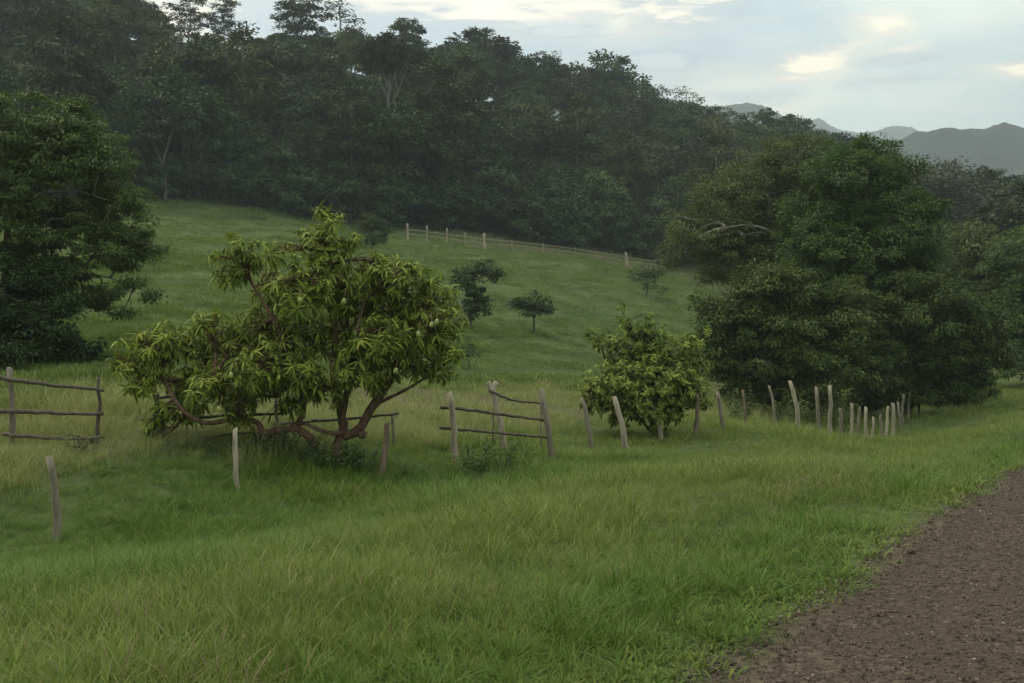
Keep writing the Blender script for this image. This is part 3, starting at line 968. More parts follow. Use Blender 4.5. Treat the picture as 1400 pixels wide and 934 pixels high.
# tree with a white forking trunk standing out of the forest face
wl = [((0, 0, 12.2), (2.6, 2.2, 1.5)), ((3.0, -0.2, 11.2), (2.0, 1.8, 1.2)), ((-3.0, 0.2, 11.4), (2.2, 1.8, 1.2)), ((1.6, -0.5, 9.4), (1.6, 1.4, 0.9)), ((-1.9, 0.3, 9.6), (1.6, 1.4, 0.9))]
wl = [(np.array(c, float), np.array(r_, float)) for c, r_ in wl]
arr, cl = crown(wl, 0.8, 44, 0.5, 0.26, 1.3, 0.3, 0.55)
a = Acc()
a.tube(smooth_path([(0, 0, -4), (0.1, 0, 2), (0.0, 0, 4.2), (0.25, 0, 7.5), (0.0, 0, 12)], 3), np.linspace(0.27, 0.07, 13), 8, 0.1)
for p1, p2, p3 in (((0, 0, 3.0), (1.5, -0.2, 6.0), (3.2, -0.3, 10.5)), ((0.05, 0, 4.5), (-1.2, 0.2, 7.4), (-3.1, 0.2, 11)), ((0.1, 0, 5.2), (0.9, -0.3, 8), (1.6, -0.5, 9.6)), ((0.1, 0, 6.4), (-0.7, 0.1, 8.4), (-1.9, 0.3, 9.8)), ((1.4, -0.2, 5.8), (1.0, 0.2, 8.0), (0.9, 0.4, 11))):
    a.tube(smooth_path([p1, p2, p3], 3), np.linspace(0.13, 0.04, 7), 6, 0.1)
limbs_to(a, [(0.2, 0, 9.0), (3.0, -0.3, 10), (-2.9, 0.2, 10.4)], wl, cl, 0.1, 0.5, 10)
whitetree = (a.mesh('white_tree_trunk'), diamonds('white_tree_crown', *arr), M['bark_grey'], FM[3])
x = ray(540, 467)[0] * 150
tree_obj('forest_tree', whitetree, (x, 141.0, CAM[2] + 141 * ray(540, 172)[2] - 1.0), 0, 1.0, 'forest tree with a forked white trunk showing against dark foliage', 'tree')
# thin pale trunk at the forest edge on the left
a = Acc()
p0 = on_ground(224, 114.5)
pth = smooth_path([(0, 0, -0.4), (0.1, 0, 2.0), (-0.25, 0, 4.2), (0.5, 0, 7.0), (1.1, 0, 9.0)], 3)
a.tube(pth, np.linspace(0.2, 0.09, len(pth)), 7, 0.1)
a.tube(smooth_path([(-0.2, 0, 4.0), (-0.9, 0, 5.6), (-1.4, 0, 7.2)], 3), np.linspace(0.13, 0.06, 7), 6, 0.1)
tl = [(np.array([0.9, 0.3, 9.4]), np.array([2.6, 2.2, 1.4])), (np.array([-1.4, 0.3, 7.8]), np.array([1.6, 1.6, 1.0]))]
arr, cl = crown(tl, 0.85, 40, 0.5, 0.28, 1.2)
tree_obj('forest_tree', (a.mesh('pale_edge_trunk'), diamonds('pale_edge_crown', *arr), M['bark_dark'], FM[0]), p0, 0, 1.0,
         'slender forked tree on the forest edge at the pasture brow', 'tree')
# mist patch on the right, suggested by a grey tree with mist-coloured leaves
a = Acc()
gl = [((0, 0, 12.0), (3.2, 2.6, 1.6)), ((3.4, 0, 10.4), (2.8, 2.2, 1.6)), ((-3.0, 0, 10.4), (2.6, 2.2, 1.5)), ((1.2, -0.6, 8.4), (2.4, 2.0, 1.4)), ((-1.6, -0.4, 7.6), (2.2, 2.0, 1.4)), ((4.2, 0, 7.6), (2.0, 2.0, 1.3))]
gl = [(np.array(c, float), np.array(r_, float)) for c, r_ in gl]
arr, cl = crown(gl, 0.9, 60, 0.34, 0.16, 1.3, 0.2, 0.7)
a.tube(smooth_path([(0, 0, -0.5), (0.2, 0, 4), (0.0, 0, 8), (0, 0, 11)], 3), np.linspace(0.2, 0.06, 10), 7, 0.1)
limbs_to(a, [(0.2, 0, 3.5), (0.1, 0, 5.5), (0, 0, 8)], gl, cl, 0.13, 0.4, 30)
leaf_bare = leaf_mat('leaf_bare_grey', (0.090, 0.100, 0.072), (0.120, 0.130, 0.098), (0.150, 0.160, 0.124), 0.15, 0.8, 0.2)  # light grey of the mist put into the leaf colour
bare = (a.mesh('bare_trunk'), diamonds('bare_crown', *arr), M['bark_grey'], leaf_bare)
special('grey_tree', 1278, 222, 128, bare, 13.6, 'grey tree standing in for the soft mist patch behind the tall roadside tree', 0.2, 1.15)


# ---------------------------------------------------------------- trees built to their own outline
def outline_tree(name, base_px, d, lobes_px, stems, leaf, bark, label, cat='tree', clump=0.5, n_leaf=60, ll=0.2, lw=0.08, dens=1.3, depth=0.8,
                 zmin=-0.75, fill=0.35, droop=0.3, stem_r=0.16, twigs=12, flat=0.6, group=None, base_d=None, trunk_sides=9):
    base = on_ground(base_px, base_d or d)
    base[2] -= 0.08
    mpp_ = d / FPX
    lobes = []
    for lb in lobes_px:
        px, py, r_ = lb[:3]
        off = lb[3] if len(lb) > 3 else rng.uniform(-1, 1) * depth
        vs_ = lb[4] if len(lb) > 4 else 0.85
        c = P(px, py, d) + np.array([0, off, 0])
        lobes.append((c - base, np.array([r_ * mpp_, max(r_ * mpp_, 0.35) * 1.0, r_ * mpp_ * vs_])))
    arr, cl = crown(lobes, clump, n_leaf, ll, lw, dens, droop, flat, zmin, fill)
    e = obj(name, None, loc=base, label=label, cat=cat, group=group)
    e.empty_display_size = 0.3
    forks = []
    for si, st in enumerate(stems):
        pp = [P(q[0], q[1], d + (q[2] if len(q) > 2 else 0)) - base for q in st[0]]
        if st[2] == 'trunk':
            pp[0] = pp[0] * np.array([1, 1, 0]) + np.array([0, 0, -0.15])
        sp = smooth_path(pp, 4)
        a_ = Acc()
        a_.tube(sp, np.linspace(st[1], st[1] * 0.45, len(sp)), trunk_sides, 0.14)
        obj(st[2], a_.mesh(name + '_' + st[2]), bark, e)
        forks += [sp[k] for k in range(len(sp) // 3, len(sp))]
    for lb_, cc_ in zip(lobes, cl):
        a_ = Acc()
        limbs_to(a_, forks, [lb_], [cc_], stem_r * 0.55, 0.35, twigs)
        obj('branch', a_.mesh(name + '_branch'), bark, e)
    obj('crown', diamonds(name + '_crown', *arr), leaf, e)
    return e, lobes, cl, base


# tall pair behind the roadside fence
outline_tree('shade_tree', 1040, 56, [(1050, 235, 55), (1000, 265, 50), (1090, 225, 45), (960, 310, 45), (1030, 310, 60), (940, 345, 32), (1080, 300, 60), (1000, 360, 50), (1060, 370, 60),
                                      (985, 325, 40, -1.5), (1100, 265, 50)],
             [([(1045, 560), (1050, 480), (1060, 400), (1055, 320), (1050, 250)], 0.32, 'trunk'),
              ([(1060, 400, -0.5), (1065, 335, -2.2), (1050, 315, -2.8), (1020, 308, -3.0), (990, 312, -3.1)], 0.085, 'limb'),
              ([(1058, 330, -0.8), (1040, 318, -2.6), (1015, 322, -2.9)], 0.055, 'limb')],
             M['leaf_olive'], M['bark_pale'], 'tall olive green tree with a pale curved limb behind the roadside fence', clump=0.62, n_leaf=130, ll=0.19, lw=0.075, dens=1.15, depth=1.6, stem_r=0.28)
outline_tree('shade_tree', 1185, 51, [(1160, 225, 40), (1205, 220, 38), (1135, 245, 45), (1225, 260, 38), (1180, 270, 55), (1240, 300, 30), (1130, 300, 60), (1200, 320, 60), (1240, 340, 38), (1150, 360, 70),
                                      (1220, 380, 50), (1250, 235, 18), (1185, 205, 20), (1110, 330, 50), (1160, 420, 60)],
             [([(1185, 560), (1182, 470), (1175, 400), (1178, 320), (1185, 240)], 0.34, 'trunk'),
              ([(1176, 400), (1210, 350), (1235, 290)], 0.16, 'limb'), ([(1176, 390), (1145, 340), (1135, 270)], 0.16, 'limb')],
             M['leaf_shade'], M['bark_dark'], 'tallest green tree with tufted top beside the olive green tree', clump=0.6, n_leaf=135, ll=0.19, lw=0.08, dens=1.2, depth=1.6, stem_r=0.3)
outline_tree('mango_tree', 1060, 45, [(1000, 430, 48), (1060, 415, 55), (985, 475, 40), (1040, 470, 60), (1100, 455, 60), (1010, 505, 35), (1075, 510, 45), (1120, 500, 50), (1040, 390, 35), (1090, 400, 40), (965, 470, 20), (1140, 440, 40), (1000, 530, 22), (1040, 540, 22), (1085, 540, 26), (1130, 535, 28), (1150, 410, 34), (975, 500, 20)],
             [([(1065, 580), (1068, 530), (1060, 480), (1050, 420)], 0.2, 'trunk'), ([(1066, 520), (1100, 490), (1115, 450)], 0.12, 'limb'), ([(1066, 530), (1020, 500), (995, 450)], 0.12, 'limb')],
             M['leaf_dense'], M['bark_dark'], 'dense dark round mango tree at the bend of the post fence', clump=0.48, n_leaf=120, ll=0.20, lw=0.062, dens=1.35, depth=1.0, droop=0.45)
outline_tree('mango_tree', 1240, 47, [(1200, 440, 50), (1260, 425, 50), (1310, 440, 45), (1180, 490, 45), (1240, 485, 60), (1300, 490, 50), (1345, 470, 40), (1210, 525, 38), (1270, 528, 40), (1320, 525, 32), (1365, 440, 26), (1150, 480, 30), (1285, 395, 28), (1225, 400, 28), (1180, 540, 26), (1240, 545, 28), (1300, 542, 26), (1345, 520, 26), (1380, 480, 24), (1180, 420, 34), (1330, 410, 26)],
             [([(1240, 570), (1242, 530), (1245, 480), (1255, 430)], 0.22, 'trunk'), ([(1242, 530), (1290, 500), (1315, 450)], 0.12, 'limb'), ([(1242, 530), (1200, 500), (1195, 450)], 0.12, 'limb')],
             M['leaf_dense'], M['bark_dark'], 'wide dense dark mango tree overhanging the end of the post fence', clump=0.48, n_leaf=120, ll=0.20, lw=0.062, dens=1.35, depth=1.0, droop=0.45)
outline_tree('shade_tree', 1335, 72, [(1330, 335, 32), (1355, 350, 28), (1310, 370, 30), (1345, 390, 40), (1375, 380, 25), (1320, 320, 16), (1340, 430, 50), (1385, 440, 45)],
             [([(1345, 540), (1345, 450), (1340, 380), (1332, 330)], 0.24, 'trunk')],
             M['leaf_olive'], M['bark_dark'], 'yellowish olive tree rising behind the wide dense mango tree', clump=0.65, n_leaf=70, ll=0.28, lw=0.12, dens=1.3, depth=1.4)
outline_tree('roadside_tree', 1410, 66, [(1390, 430, 40), (1430, 420, 60), (1400, 480, 35), (1450, 480, 60), (1375, 500, 22), (1480, 400, 60), (1420, 350, 55)],
             [([(1420, 530), (1420, 470), (1425, 400)], 0.24, 'trunk')],
             M['leaf_shade'], M['bark_dark'], 'dark green tree at the road verge beyond the wide mango tree', clump=0.6, n_leaf=80, ll=0.26, lw=0.11, dens=1.3, depth=1.4)
# left hand trees
outline_tree('spreading_tree', 14, 31, [(20, 170, 50), (80, 175, 48), (125, 190, 36), (160, 225, 26), (-60, 170, 70), (50, 225, 55, 0.6, 0.5), (110, 240, 40), (165, 270, 30), (185, 310, 24, 0, 0.6), (150, 330, 32, -0.4, 0.7), (215, 338, 14, 0, 0.5),
                                        (190, 385, 16, 0, 0.7), (215, 405, 12, 0, 0.5), (120, 350, 26, 0.5, 0.6), (90, 300, 34, 1.0, 0.5), (-50, 260, 60), (40, 330, 30, 1.0, 0.5), (130, 400, 22, 0.4), (165, 425, 14, 0.2), (60, 375, 30, 0.6), (100, 290, 36, 0.2, 0.7), (60, 290, 40, 0.8, 0.6), (140, 262, 32), (25, 345, 40, 0.9, 0.6), (110, 410, 26, 0.5), (165, 350, 28, 0.2), (130, 310, 30, 0.3), (190, 345, 22, 0), (100, 215, 40, -0.5), (15, 300, 40, -0.6, 0.7), (75, 325, 30, -0.5, 0.6), (-10, 350, 40, -0.4, 0.7), (45, 270, 34, -0.8, 0.6), (110, 370, 26, -0.3, 0.7)],
             [([(12, 520), (12, 440), (8, 340), (20, 265), (25, 200)], 0.13, 'trunk'),
              ([(20, 265), (50, 232, -0.4), (85, 222, -0.8)], 0.05, 'limb'), ([(14, 300), (55, 268, -0.6), (105, 262, -1.0), (150, 275, -1.1)], 0.035, 'limb'),
              ([(10, 330), (70, 300, -0.4), (140, 310, -0.5), (205, 335, -0.3)], 0.035, 'limb'), ([(10, 390), (80, 372, -0.3), (150, 380, -0.2), (215, 405, 0)], 0.03, 'limb'), ([(14, 280), (-40, 220), (-60, 180)], 0.09, 'limb')],
             M['leaf_left'], M['bark_dark'], 'tall feathery spreading tree with bare lower limbs at the pasture side', clump=0.34, n_leaf=80, ll=0.14, lw=0.05, dens=1.45, depth=0.9, droop=0.55, stem_r=0.10, twigs=16, flat=0.5, fill=0.25)
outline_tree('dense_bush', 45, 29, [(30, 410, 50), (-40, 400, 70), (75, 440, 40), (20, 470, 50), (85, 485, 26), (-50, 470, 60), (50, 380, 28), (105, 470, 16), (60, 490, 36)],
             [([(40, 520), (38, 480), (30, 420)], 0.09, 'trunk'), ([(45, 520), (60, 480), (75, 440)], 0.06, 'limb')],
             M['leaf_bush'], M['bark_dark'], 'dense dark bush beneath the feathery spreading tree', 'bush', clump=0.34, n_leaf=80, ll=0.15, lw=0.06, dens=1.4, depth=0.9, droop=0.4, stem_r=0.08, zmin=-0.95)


# small trees scattered over the pasture
def pasture_tree(px, py_base, lobes_px, stem, label, r=0.09, n_leaf=40, ll=0.22, lw=0.1, clump=0.42, dens=1.3):
    _, d = hit(px, py_base)
    return outline_tree('pasture_tree', px, d, lobes_px, [(stem, r, 'trunk')], M['leaf_pasture'], M['bark_dark'], label, clump=clump, n_leaf=n_leaf, ll=ll, lw=lw, dens=dens, depth=0.6, stem_r=r, twigs=8, group=None, trunk_sides=7)


pasture_tree(646, 452, [(650, 365, 15), (668, 368, 14), (678, 378, 8), (634, 385, 16), (650, 392, 10), (648, 415, 18), (660, 420, 13), (635, 425, 14), (625, 380, 10)],
             [(646, 455), (643, 430), (650, 400), (646, 380), (656, 368)], 'crooked dark tree with stacked clumps of foliage on the pasture slope')
pasture_tree(729, 458, [(727, 412, 15), (714, 412, 12), (741, 416, 11), (728, 425, 12), (745, 424, 6), (708, 418, 6)],
             [(729, 461), (730, 440), (728, 420)], 'small umbrella shaped tree with a thin bare stem on the open pasture', n_leaf=55)
pasture_tree(884, 405, [(885, 372, 11), (873, 380, 9), (896, 376, 9), (906, 372, 6), (888, 388, 8), (865, 376, 5), (903, 396, 5)],
             [(884, 408), (885, 392), (884, 376)], 'low straggly tree near the upper pasture fence', n_leaf=26)
pasture_tree(508, 343, [(508, 303, 14), (495, 312, 12), (522, 310, 11), (508, 322, 14), (498, 330, 8), (520, 328, 8)],
             [(508, 346), (509, 330), (508, 308)], 'hazy young tree high on the pasture below the forest', n_leaf=34)
pasture_tree(640, 505, [(640, 470, 10), (648, 480, 8), (636, 488, 7)],
             [(641, 508), (641, 490), (641, 474)], 'thin sapling half hidden behind the fruiting mango tree', r=0.03, n_leaf=16, ll=0.14, lw=0.05, clump=0.22)

# ---------------------------------------------------------------- fruiting mango tree in the foreground
def whorl_tree(name, base_px, d, lobes_px, stems, leaf, bark, label, leaf_len, leaf_w, per, spacing, single, fruit_px=(), cat='tree', depth=0.9, droop=(0.25, 0.7), young=0.28, fill=0.22, stem_r=0.06):
    base = on_ground(base_px, d)
    base[2] -= 0.05
    mpp_ = d / FPX
    e = obj(name, None, loc=base, label=label, cat=cat)
    e.empty_display_size = 0.3
    forks = []
    for pts_, r_, nm in stems:
        pp = [P(q[0], q[1], d + (q[2] if len(q) > 2 else 0)) - base for q in pts_]
        if nm == 'trunk':
            pp[0][2] = -0.12
        sp = smooth_path(pp, 5)
        a_ = Acc()
        kk = len(sp)
        rr = np.linspace(r_, r_ * 0.45, kk) * (1 + 0.22 * (rng.random(kk) - 0.5))
        a_.tube(sp, rr, 10, 0.16)
        obj(nm, a_.mesh(name + '_' + nm), bark, e)
        forks += [sp[k] for k in range(kk // 3, kk)]
    pos, dr, nr, ln, wd, dp, rd = [], [], [], [], [], [], []
    for lb in lobes_px:
        tw = Acc()
        px, py, r_ = lb[:3]
        off = lb[3] if len(lb) > 3 else rng.uniform(-1, 1) * depth
        c = P(px, py, d) + np.array([0, off, 0]) - base
        r_ = r_ * (1.05 if cat == 'bush' else 0.88)
        rad_ = np.array([r_ * mpp_, max(r_ * mpp_, 0.3), r_ * mpp_ * 0.85])
        k = max(5, int(4 * np.pi * (rad_[0] ** 2) / spacing ** 2))
        dd = sphere_dirs(k, -0.8)
        q_ = c + dd * rad_ * np.where(rng.random(k) < fill, rng.uniform(0.3, 0.8, k), np.where((rng.random(k) < 0.14) & (dd[:, 2] > -0.1), rng.uniform(1.15, 1.4, k), rng.uniform(0.72, 1.1, k)))[:, None]
        f = min(forks, key=lambda s_: np.linalg.norm(s_ - c))
        lp = bez(f, c, 0.05, 0.12, 6)
        tw.tube(lp, np.linspace(stem_r * 0.6, stem_r * 0.28, 6), 6, 0.2)
        for w, od in zip(q_, dd):
            s_ = lp[int(rng.integers(2, 6))]
            tw.tube(bez(s_, w, 0.04, 0.10, 5), np.linspace(stem_r * 0.22, stem_r * 0.08, 5), 5, cap=False)
            m = int(per * rng.uniform(0.7, 1.3))
            az = rng.uniform(0, 6.28) + np.arange(m) * 2.4
            ax = unit(od * 0.8 + np.array([0, 0, 0.9]) + rng.normal(0, 0.25, 3))
            t1 = unit(np.cross(ax, [0.3, 0.5, 0.1]))
            t2 = np.cross(ax, t1)
            lift = rng.uniform(-0.35, 0.75, m)
            fr = rng.random() < young
            wsz = rng.uniform(0.65, 1.3)
            dv = t1 * np.cos(az)[:, None] + t2 * np.sin(az)[:, None] + ax * lift[:, None]
            dv[:, 2] -= 0.18
            pos.append(w + ax * rng.uniform(-0.06, 0.03, (m, 1)) * leaf_len * 4)
            dr.append(dv)
            nr.append(np.tile(ax + [0, 0, 0.8], (m, 1)) + rng.normal(0, 0.25, (m, 3)))
            ln.append(leaf_len * rng.uniform(0.6, 1.2, m) * (0.8 if fr else 1) * wsz)
            wd.append(leaf_w * rng.uniform(0.75, 1.2, m))
            dp.append(rng.uniform(*droop, m))
            rd.append(np.clip((0.72 if fr else 0.0) + rng.random(m) * (0.28 if fr else 0.85), 0, 0.999))
        obj('branch', tw.mesh(name + '_branch'), bark, e)
    pos, dr, nr = np.concatenate(pos), unit(np.concatenate(dr)), np.concatenate(nr)
    ln, wd, dp, rd = (np.concatenate(a_) for a_ in (ln, wd, dp, rd))
    # the leaves that show largest: towards the road, broad side turned to it
    view = unit(CAM - base - pos)
    side = unit(np.cross(dr, nr))
    up = np.cross(side, dr)
    score = -(pos[:, 1]) * 0.6 + np.abs((up * view).sum(1)) * 1.0 + ln * 2 + rng.random(len(ln)) * 0.9
    order = np.argsort(-score)
    pick, rest = order[:single], order[single:]
    variants = []
    for k in range(10):
        dpp = np.quantile(dp, (k + 0.5) / 10)
        Vv = strips_arrays(np.zeros((1, 3)), np.array([[0, 1.0, 0]]), np.array([[0, 0, 1.0]]), 1.0, leaf_w / leaf_len, dpp)
        me = strips_mesh(name + '_leaf', Vv, np.array([0.0]))
        me.materials.append(leaf)
        variants.append(me)
    for i in pick:
        o = obj('leaf', variants[int(rng.integers(10))], None, e)
        mtx = np.eye(4)
        mtx[:3, 0], mtx[:3, 1], mtx[:3, 2], mtx[:3, 3] = side[i] * ln[i], dr[i] * ln[i], up[i] * ln[i], pos[i]
        o.matrix_basis = Matrix(mtx.tolist())
    fo = obj('foliage', strips_mesh(name + '_foliage', strips_arrays(pos[rest], dr[rest], nr[rest], ln[rest], wd[rest], dp[rest]), rd[rest]), leaf, e, kind='stuff')
    if fruit_px:
        a_ = np.linspace(0, np.pi, 9)
        prof = np.stack([np.zeros(9), np.zeros(9), -0.055 * np.cos(a_)], 1)
        fa = Acc()
        fa.tube(prof, 0.037 * np.sin(a_) ** 0.8 * (1 + 0.12 * np.cos(a_)) + 0.002, 10)
        fm = fa.mesh(name + '_fruit')
        fm.materials.append(M['fruit'])
        for px, py in fruit_px:
            w = P(px, py, d - 1.5) - base
            o = obj('fruit', fm, None, e, loc=w)
            o.rotation_euler = (rng.uniform(-0.3, 0.3), rng.uniform(-0.3, 0.3), 0)
            st = Acc()
            st.tube(bez(w + [0, 0, 0.05], w + [rng.uniform(-0.05, 0.05), 0.25, 0.22], 0.1, 0.05, 4), 0.006, 4)
            obj('fruit_stalk', st.mesh(name + '_stalk'), bark, e)
    return e, base


whorl_tree('mango_tree', 463, 18.5,
           [(445, 335, 40), (452, 300, 18, 0.1), (330, 350, 34, 0.1), (318, 375, 26, 0), (365, 395, 45), (470, 395, 60), (430, 400, 50), (545, 385, 48), (590, 410, 42), (605, 450, 40), (540, 440, 60), (560, 490, 45), (470, 460, 60), (500, 500, 40, -0.8),
            (400, 460, 50), (350, 455, 55), (300, 470, 45), (280, 510, 45), (215, 475, 38), (185, 470, 24), (200, 520, 34), (245, 530, 34), (345, 520, 40), (410, 520, 36), (213, 580, 20, 0), (215, 605, 10, -0.2), (260, 562, 18), (340, 562, 20, -0.6), (400, 552, 22, -0.6), (520, 520, 26, -0.5), (440, 290, 10, 0), (320, 328, 14, 0), (300, 350, 12, 0), (480, 330, 16, 0), (320, 545, 26), (620, 480, 22), (510, 360, 34), (390, 350, 18), (600, 505, 22, 0), (450, 535, 28, -0.6), (250, 470, 42), (232, 560, 22, -0.2), (172, 500, 24, 0), (290, 440, 26), (370, 500, 45, -0.8), (300, 530, 36, -0.7), (420, 505, 40, -0.9), (530, 465, 45, -0.9)],
           [([(463, 645), (462, 615), (468, 590), (472, 575)], 0.139, 'trunk'),
            ([(468, 596), (490, 588), (508, 558), (530, 525), (548, 480), (570, 430)], 0.102, 'limb'),
            ([(470, 585), (462, 545, 0.1), (455, 500, 0.2), (462, 430, 0.1), (450, 345, 0.1)], 0.082, 'limb'),
            ([(466, 580), (474, 540, -0.2), (480, 480, -0.3), (500, 410, -0.2)], 0.061, 'limb'),
            ([(440, 622), (425, 600, -0.2), (405, 585, -0.3), (398, 578, -0.3)], 0.094, 'limb'),
            ([(404, 586, -0.3), (380, 588, -0.3), (360, 592, -0.3), (352, 578, -0.3), (325, 572, -0.35), (280, 578, -0.3), (245, 555, -0.2), (215, 500, 0)], 0.070, 'limb'),
            ([(404, 584, -0.3), (415, 560, -0.3), (405, 525, -0.2), (380, 450, 0), (340, 380, 0.1)], 0.057, 'limb'),
            ([(472, 592), (452, 592, -0.25), (432, 586, -0.3), (418, 580, -0.3), (406, 582, -0.3)], 0.049, 'limb'),
            ([(508, 556), (530, 545), (560, 530), (600, 505)], 0.041, 'limb'), ([(350, 578, -0.3), (310, 560, -0.4), (290, 520, -0.5)], 0.033, 'limb'),
            ([(489, 590), (496, 596, -0.1), (500, 590, -0.12)], 0.082, 'stump')],
           M['leaf_mango'], M['bark_mango'], 'low spreading mango tree with green fruit and crooked limbs behind the near fence posts',
           0.225, 0.050, 13, 0.255, 300, [(316, 513), (597, 440), (590, 444), (572, 457), (470, 412), (410, 410), (541, 507), (300, 560)], stem_r=0.055)
whorl_tree('fruit_bush', 893, 27.5,
           [(880, 535, 48), (930, 535, 36), (835, 530, 34), (865, 485, 38), (915, 490, 38), (855, 435, 9, 0), (862, 452, 12, 0), (822, 468, 13, 0), (880, 445, 10, 0), (955, 470, 12, 0), (945, 500, 22), (800, 530, 14), (950, 545, 18), (900, 565, 28), (850, 565, 24), (965, 450, 7, 0), (890, 465, 26), (900, 520, 40, -0.8), (850, 520, 36, -0.8), (848, 420, 6, 0), (885, 430, 6, 0), (808, 455, 8, 0), (840, 470, 16), (935, 470, 14), (815, 550, 20)],
           [([(893, 592), (890, 565), (885, 530), (875, 480), (860, 440)], 0.055, 'trunk'), ([(895, 592), (910, 560), (930, 520), (955, 470)], 0.045, 'limb'), ([(890, 590), (865, 560), (835, 520), (822, 470)], 0.045, 'limb')],
           M['leaf_citrus'], M['bark_dark'], 'rounded yellow green bush with upright shoots behind the leaning fence posts', 0.165, 0.062, 11, 0.23, 200, cat='bush', depth=0.7, droop=(0.1, 0.5), young=0.25, stem_r=0.03)


# ---------------------------------------------------------------- fence posts
def post_mesh(base, top, r0, r1, bend=0.0, sides=9):
    h = np.linalg.norm(top - base)
    k = 8
    tt = np.linspace(0, 1, k)[:, None]
    side = unit(np.array([top[2] - base[2], 0, -(top[0] - base[0])]))
    p = (top - base) * tt + side * bend * h * (4 * tt * (1 - tt)) + rng.normal(0, 0.010, (k, 3))
    a_ = Acc()
    rr = np.linspace(r0, r1, k) * (1 + 0.14 * (rng.random(k) - 0.5))
    a_.tube(p, rr, sides, 0.28)
    # weathered, slanted top
    vv = a_.v[-1]
    vv[-sides:, 2] += 0.35 * (vv[-sides:, 0] - vv[-sides:, 0].mean()) * rng.choice([-1, 1]) + rng.normal(0, 0.008, sides)
    return a_


def post(top, base, w, d, mat, label, bend=0.0, group=None, parent=None, origin=None):
    g = on_ground(base[0], d)
    tp = P(top[0], top[1], d)
    g0 = g.copy()
    g0[2] -= 0.3
    rr = w * 0.39 * d / FPX
    # carry the lean on into the ground
    me = post_mesh(g0, tp, rr * 1.1, rr * 0.9, bend).mesh('fence_post')
    if parent is not None:
        return obj('post', me, mat, parent, loc=g0 - origin)
    return obj('fence_post', me, mat, None, label, 'fence post', group, loc=g0)


WP, WG, WR = M['wood_pale'], M['wood_grey'], M['wood_red']
post((67, 623), (80, 735), 13, 13.2, WG, 'thick knobbly grey fence post standing alone in lush grass before the left rail fence', 0.03)
post((322, 586), (328, 690), 9.5, 16.0, WP, 'slim pale fence post in front of the left boughs of the fruiting mango tree', -0.02)
post((530, 578), (518, 662), 10.5, 17.6, WR, 'reddish brown leaning fence post beside the fruiting mango trunk', 0.01)
post((796, 544), (811, 612), 8, 24.3, WG, 'thin dark footed post between the rail gate and the leaning pale post', 0.02)
post((841, 542), (861, 616), 9.5, 24.5, WP, 'straight pale post leaning left in front of the yellow green bush', 0.0)
post((885, 541), (904, 592), 8.5, 26.5, WP, 'curved pale post leaning left in front of the yellow green bush', 0.07)
post((953, 538), (950, 596), 8, 26.3, WR, 'dark reddish upright post at the right side of the yellow green bush', 0.01)
post((981, 536), (989, 594), 7, 29, WG, 'grey post just clear of the yellow green bush', 0.02)
post((1015, 534), (1023, 580), 5, 32, WR, 'thin reddish stick post between the yellow green bush and the mango trees', 0.0)
post((1051, 527), (1060, 572), 4.5, 35, WG, 'thinnest grey stick post before the olive green tree', 0.04)
post((1080, 520), (1091, 582), 7.5, 33.5, WP, 'bowed pale post leaning left under the dense round mango tree', 0.05)
post((1116, 529), (1119, 585), 6.5, 35, WG, 'grey upright post beside the tall straight pale post', 0.01)
post((1135, 527), (1134, 589), 6.5, 35.2, WP, 'tall straight pale post beneath the dense round mango tree', 0.0)
ROW = [((1149, 558), (1148, 594), 5.5, 36.4, WG), ((1164, 551), (1162, 594), 5.5, 37.2, WP), ((1175, 556), (1173, 598), 5, 38, WG), ((1184, 557), (1186, 604), 5.5, 35.8, WP),
       ((1195, 570), (1191, 603), 4.5, 37.6, WP), ((1204, 567), (1203, 600), 4.5, 38.4, WG), ((1214, 556), (1207, 600), 5, 39.2, WP), ((1221, 551), (1219, 598), 6, 39.6, WP),
       ((1228, 550), (1231, 590), 4.5, 41.5, WG), ((1235, 539), (1233, 584), 4.5, 43, WG), ((1244, 536), (1241, 575), 4, 45.5, WG), ((1255, 537), (1258, 570), 4, 47.5, WG)]
for tp_, bs_, w_, d_, m_ in ROW:
    post(tp_, bs_, w_, d_, m_, 'short post in the crowded row under the wide dense mango tree', rng.uniform(-0.03, 0.03), 'crowded posts where the fence climbs to the road')


def rail(parent, origin, pts_, d, r_px, mat=None):
    """pts_: (px, py, depth offset)"""
    q_ = [P(a_, b_, d + (c_[0] if c_ else 0)) for a_, b_, *c_ in pts_]
    sp = smooth_path(q_, 5)
    sp = sp + rng.normal(0, 0.008, sp.shape)
    a_ = Acc()
    rr = r_px * 0.42 * d / FPX
    a_.tube(sp - sp[0], rr * np.linspace(1.1, 0.8, len(sp)) * (1 + 0.2 * (rng.random(len(sp)) - 0.5)), 8, 0.2)
    return obj('rail', a_.mesh('rail'), mat or M['wood_rail'], parent, loc=sp[0] - origin)


def fence(name, px, d, label, cat='fence'):
    o_ = on_ground(px, d)
    return obj(name, None, loc=o_, label=label, cat=cat), o_


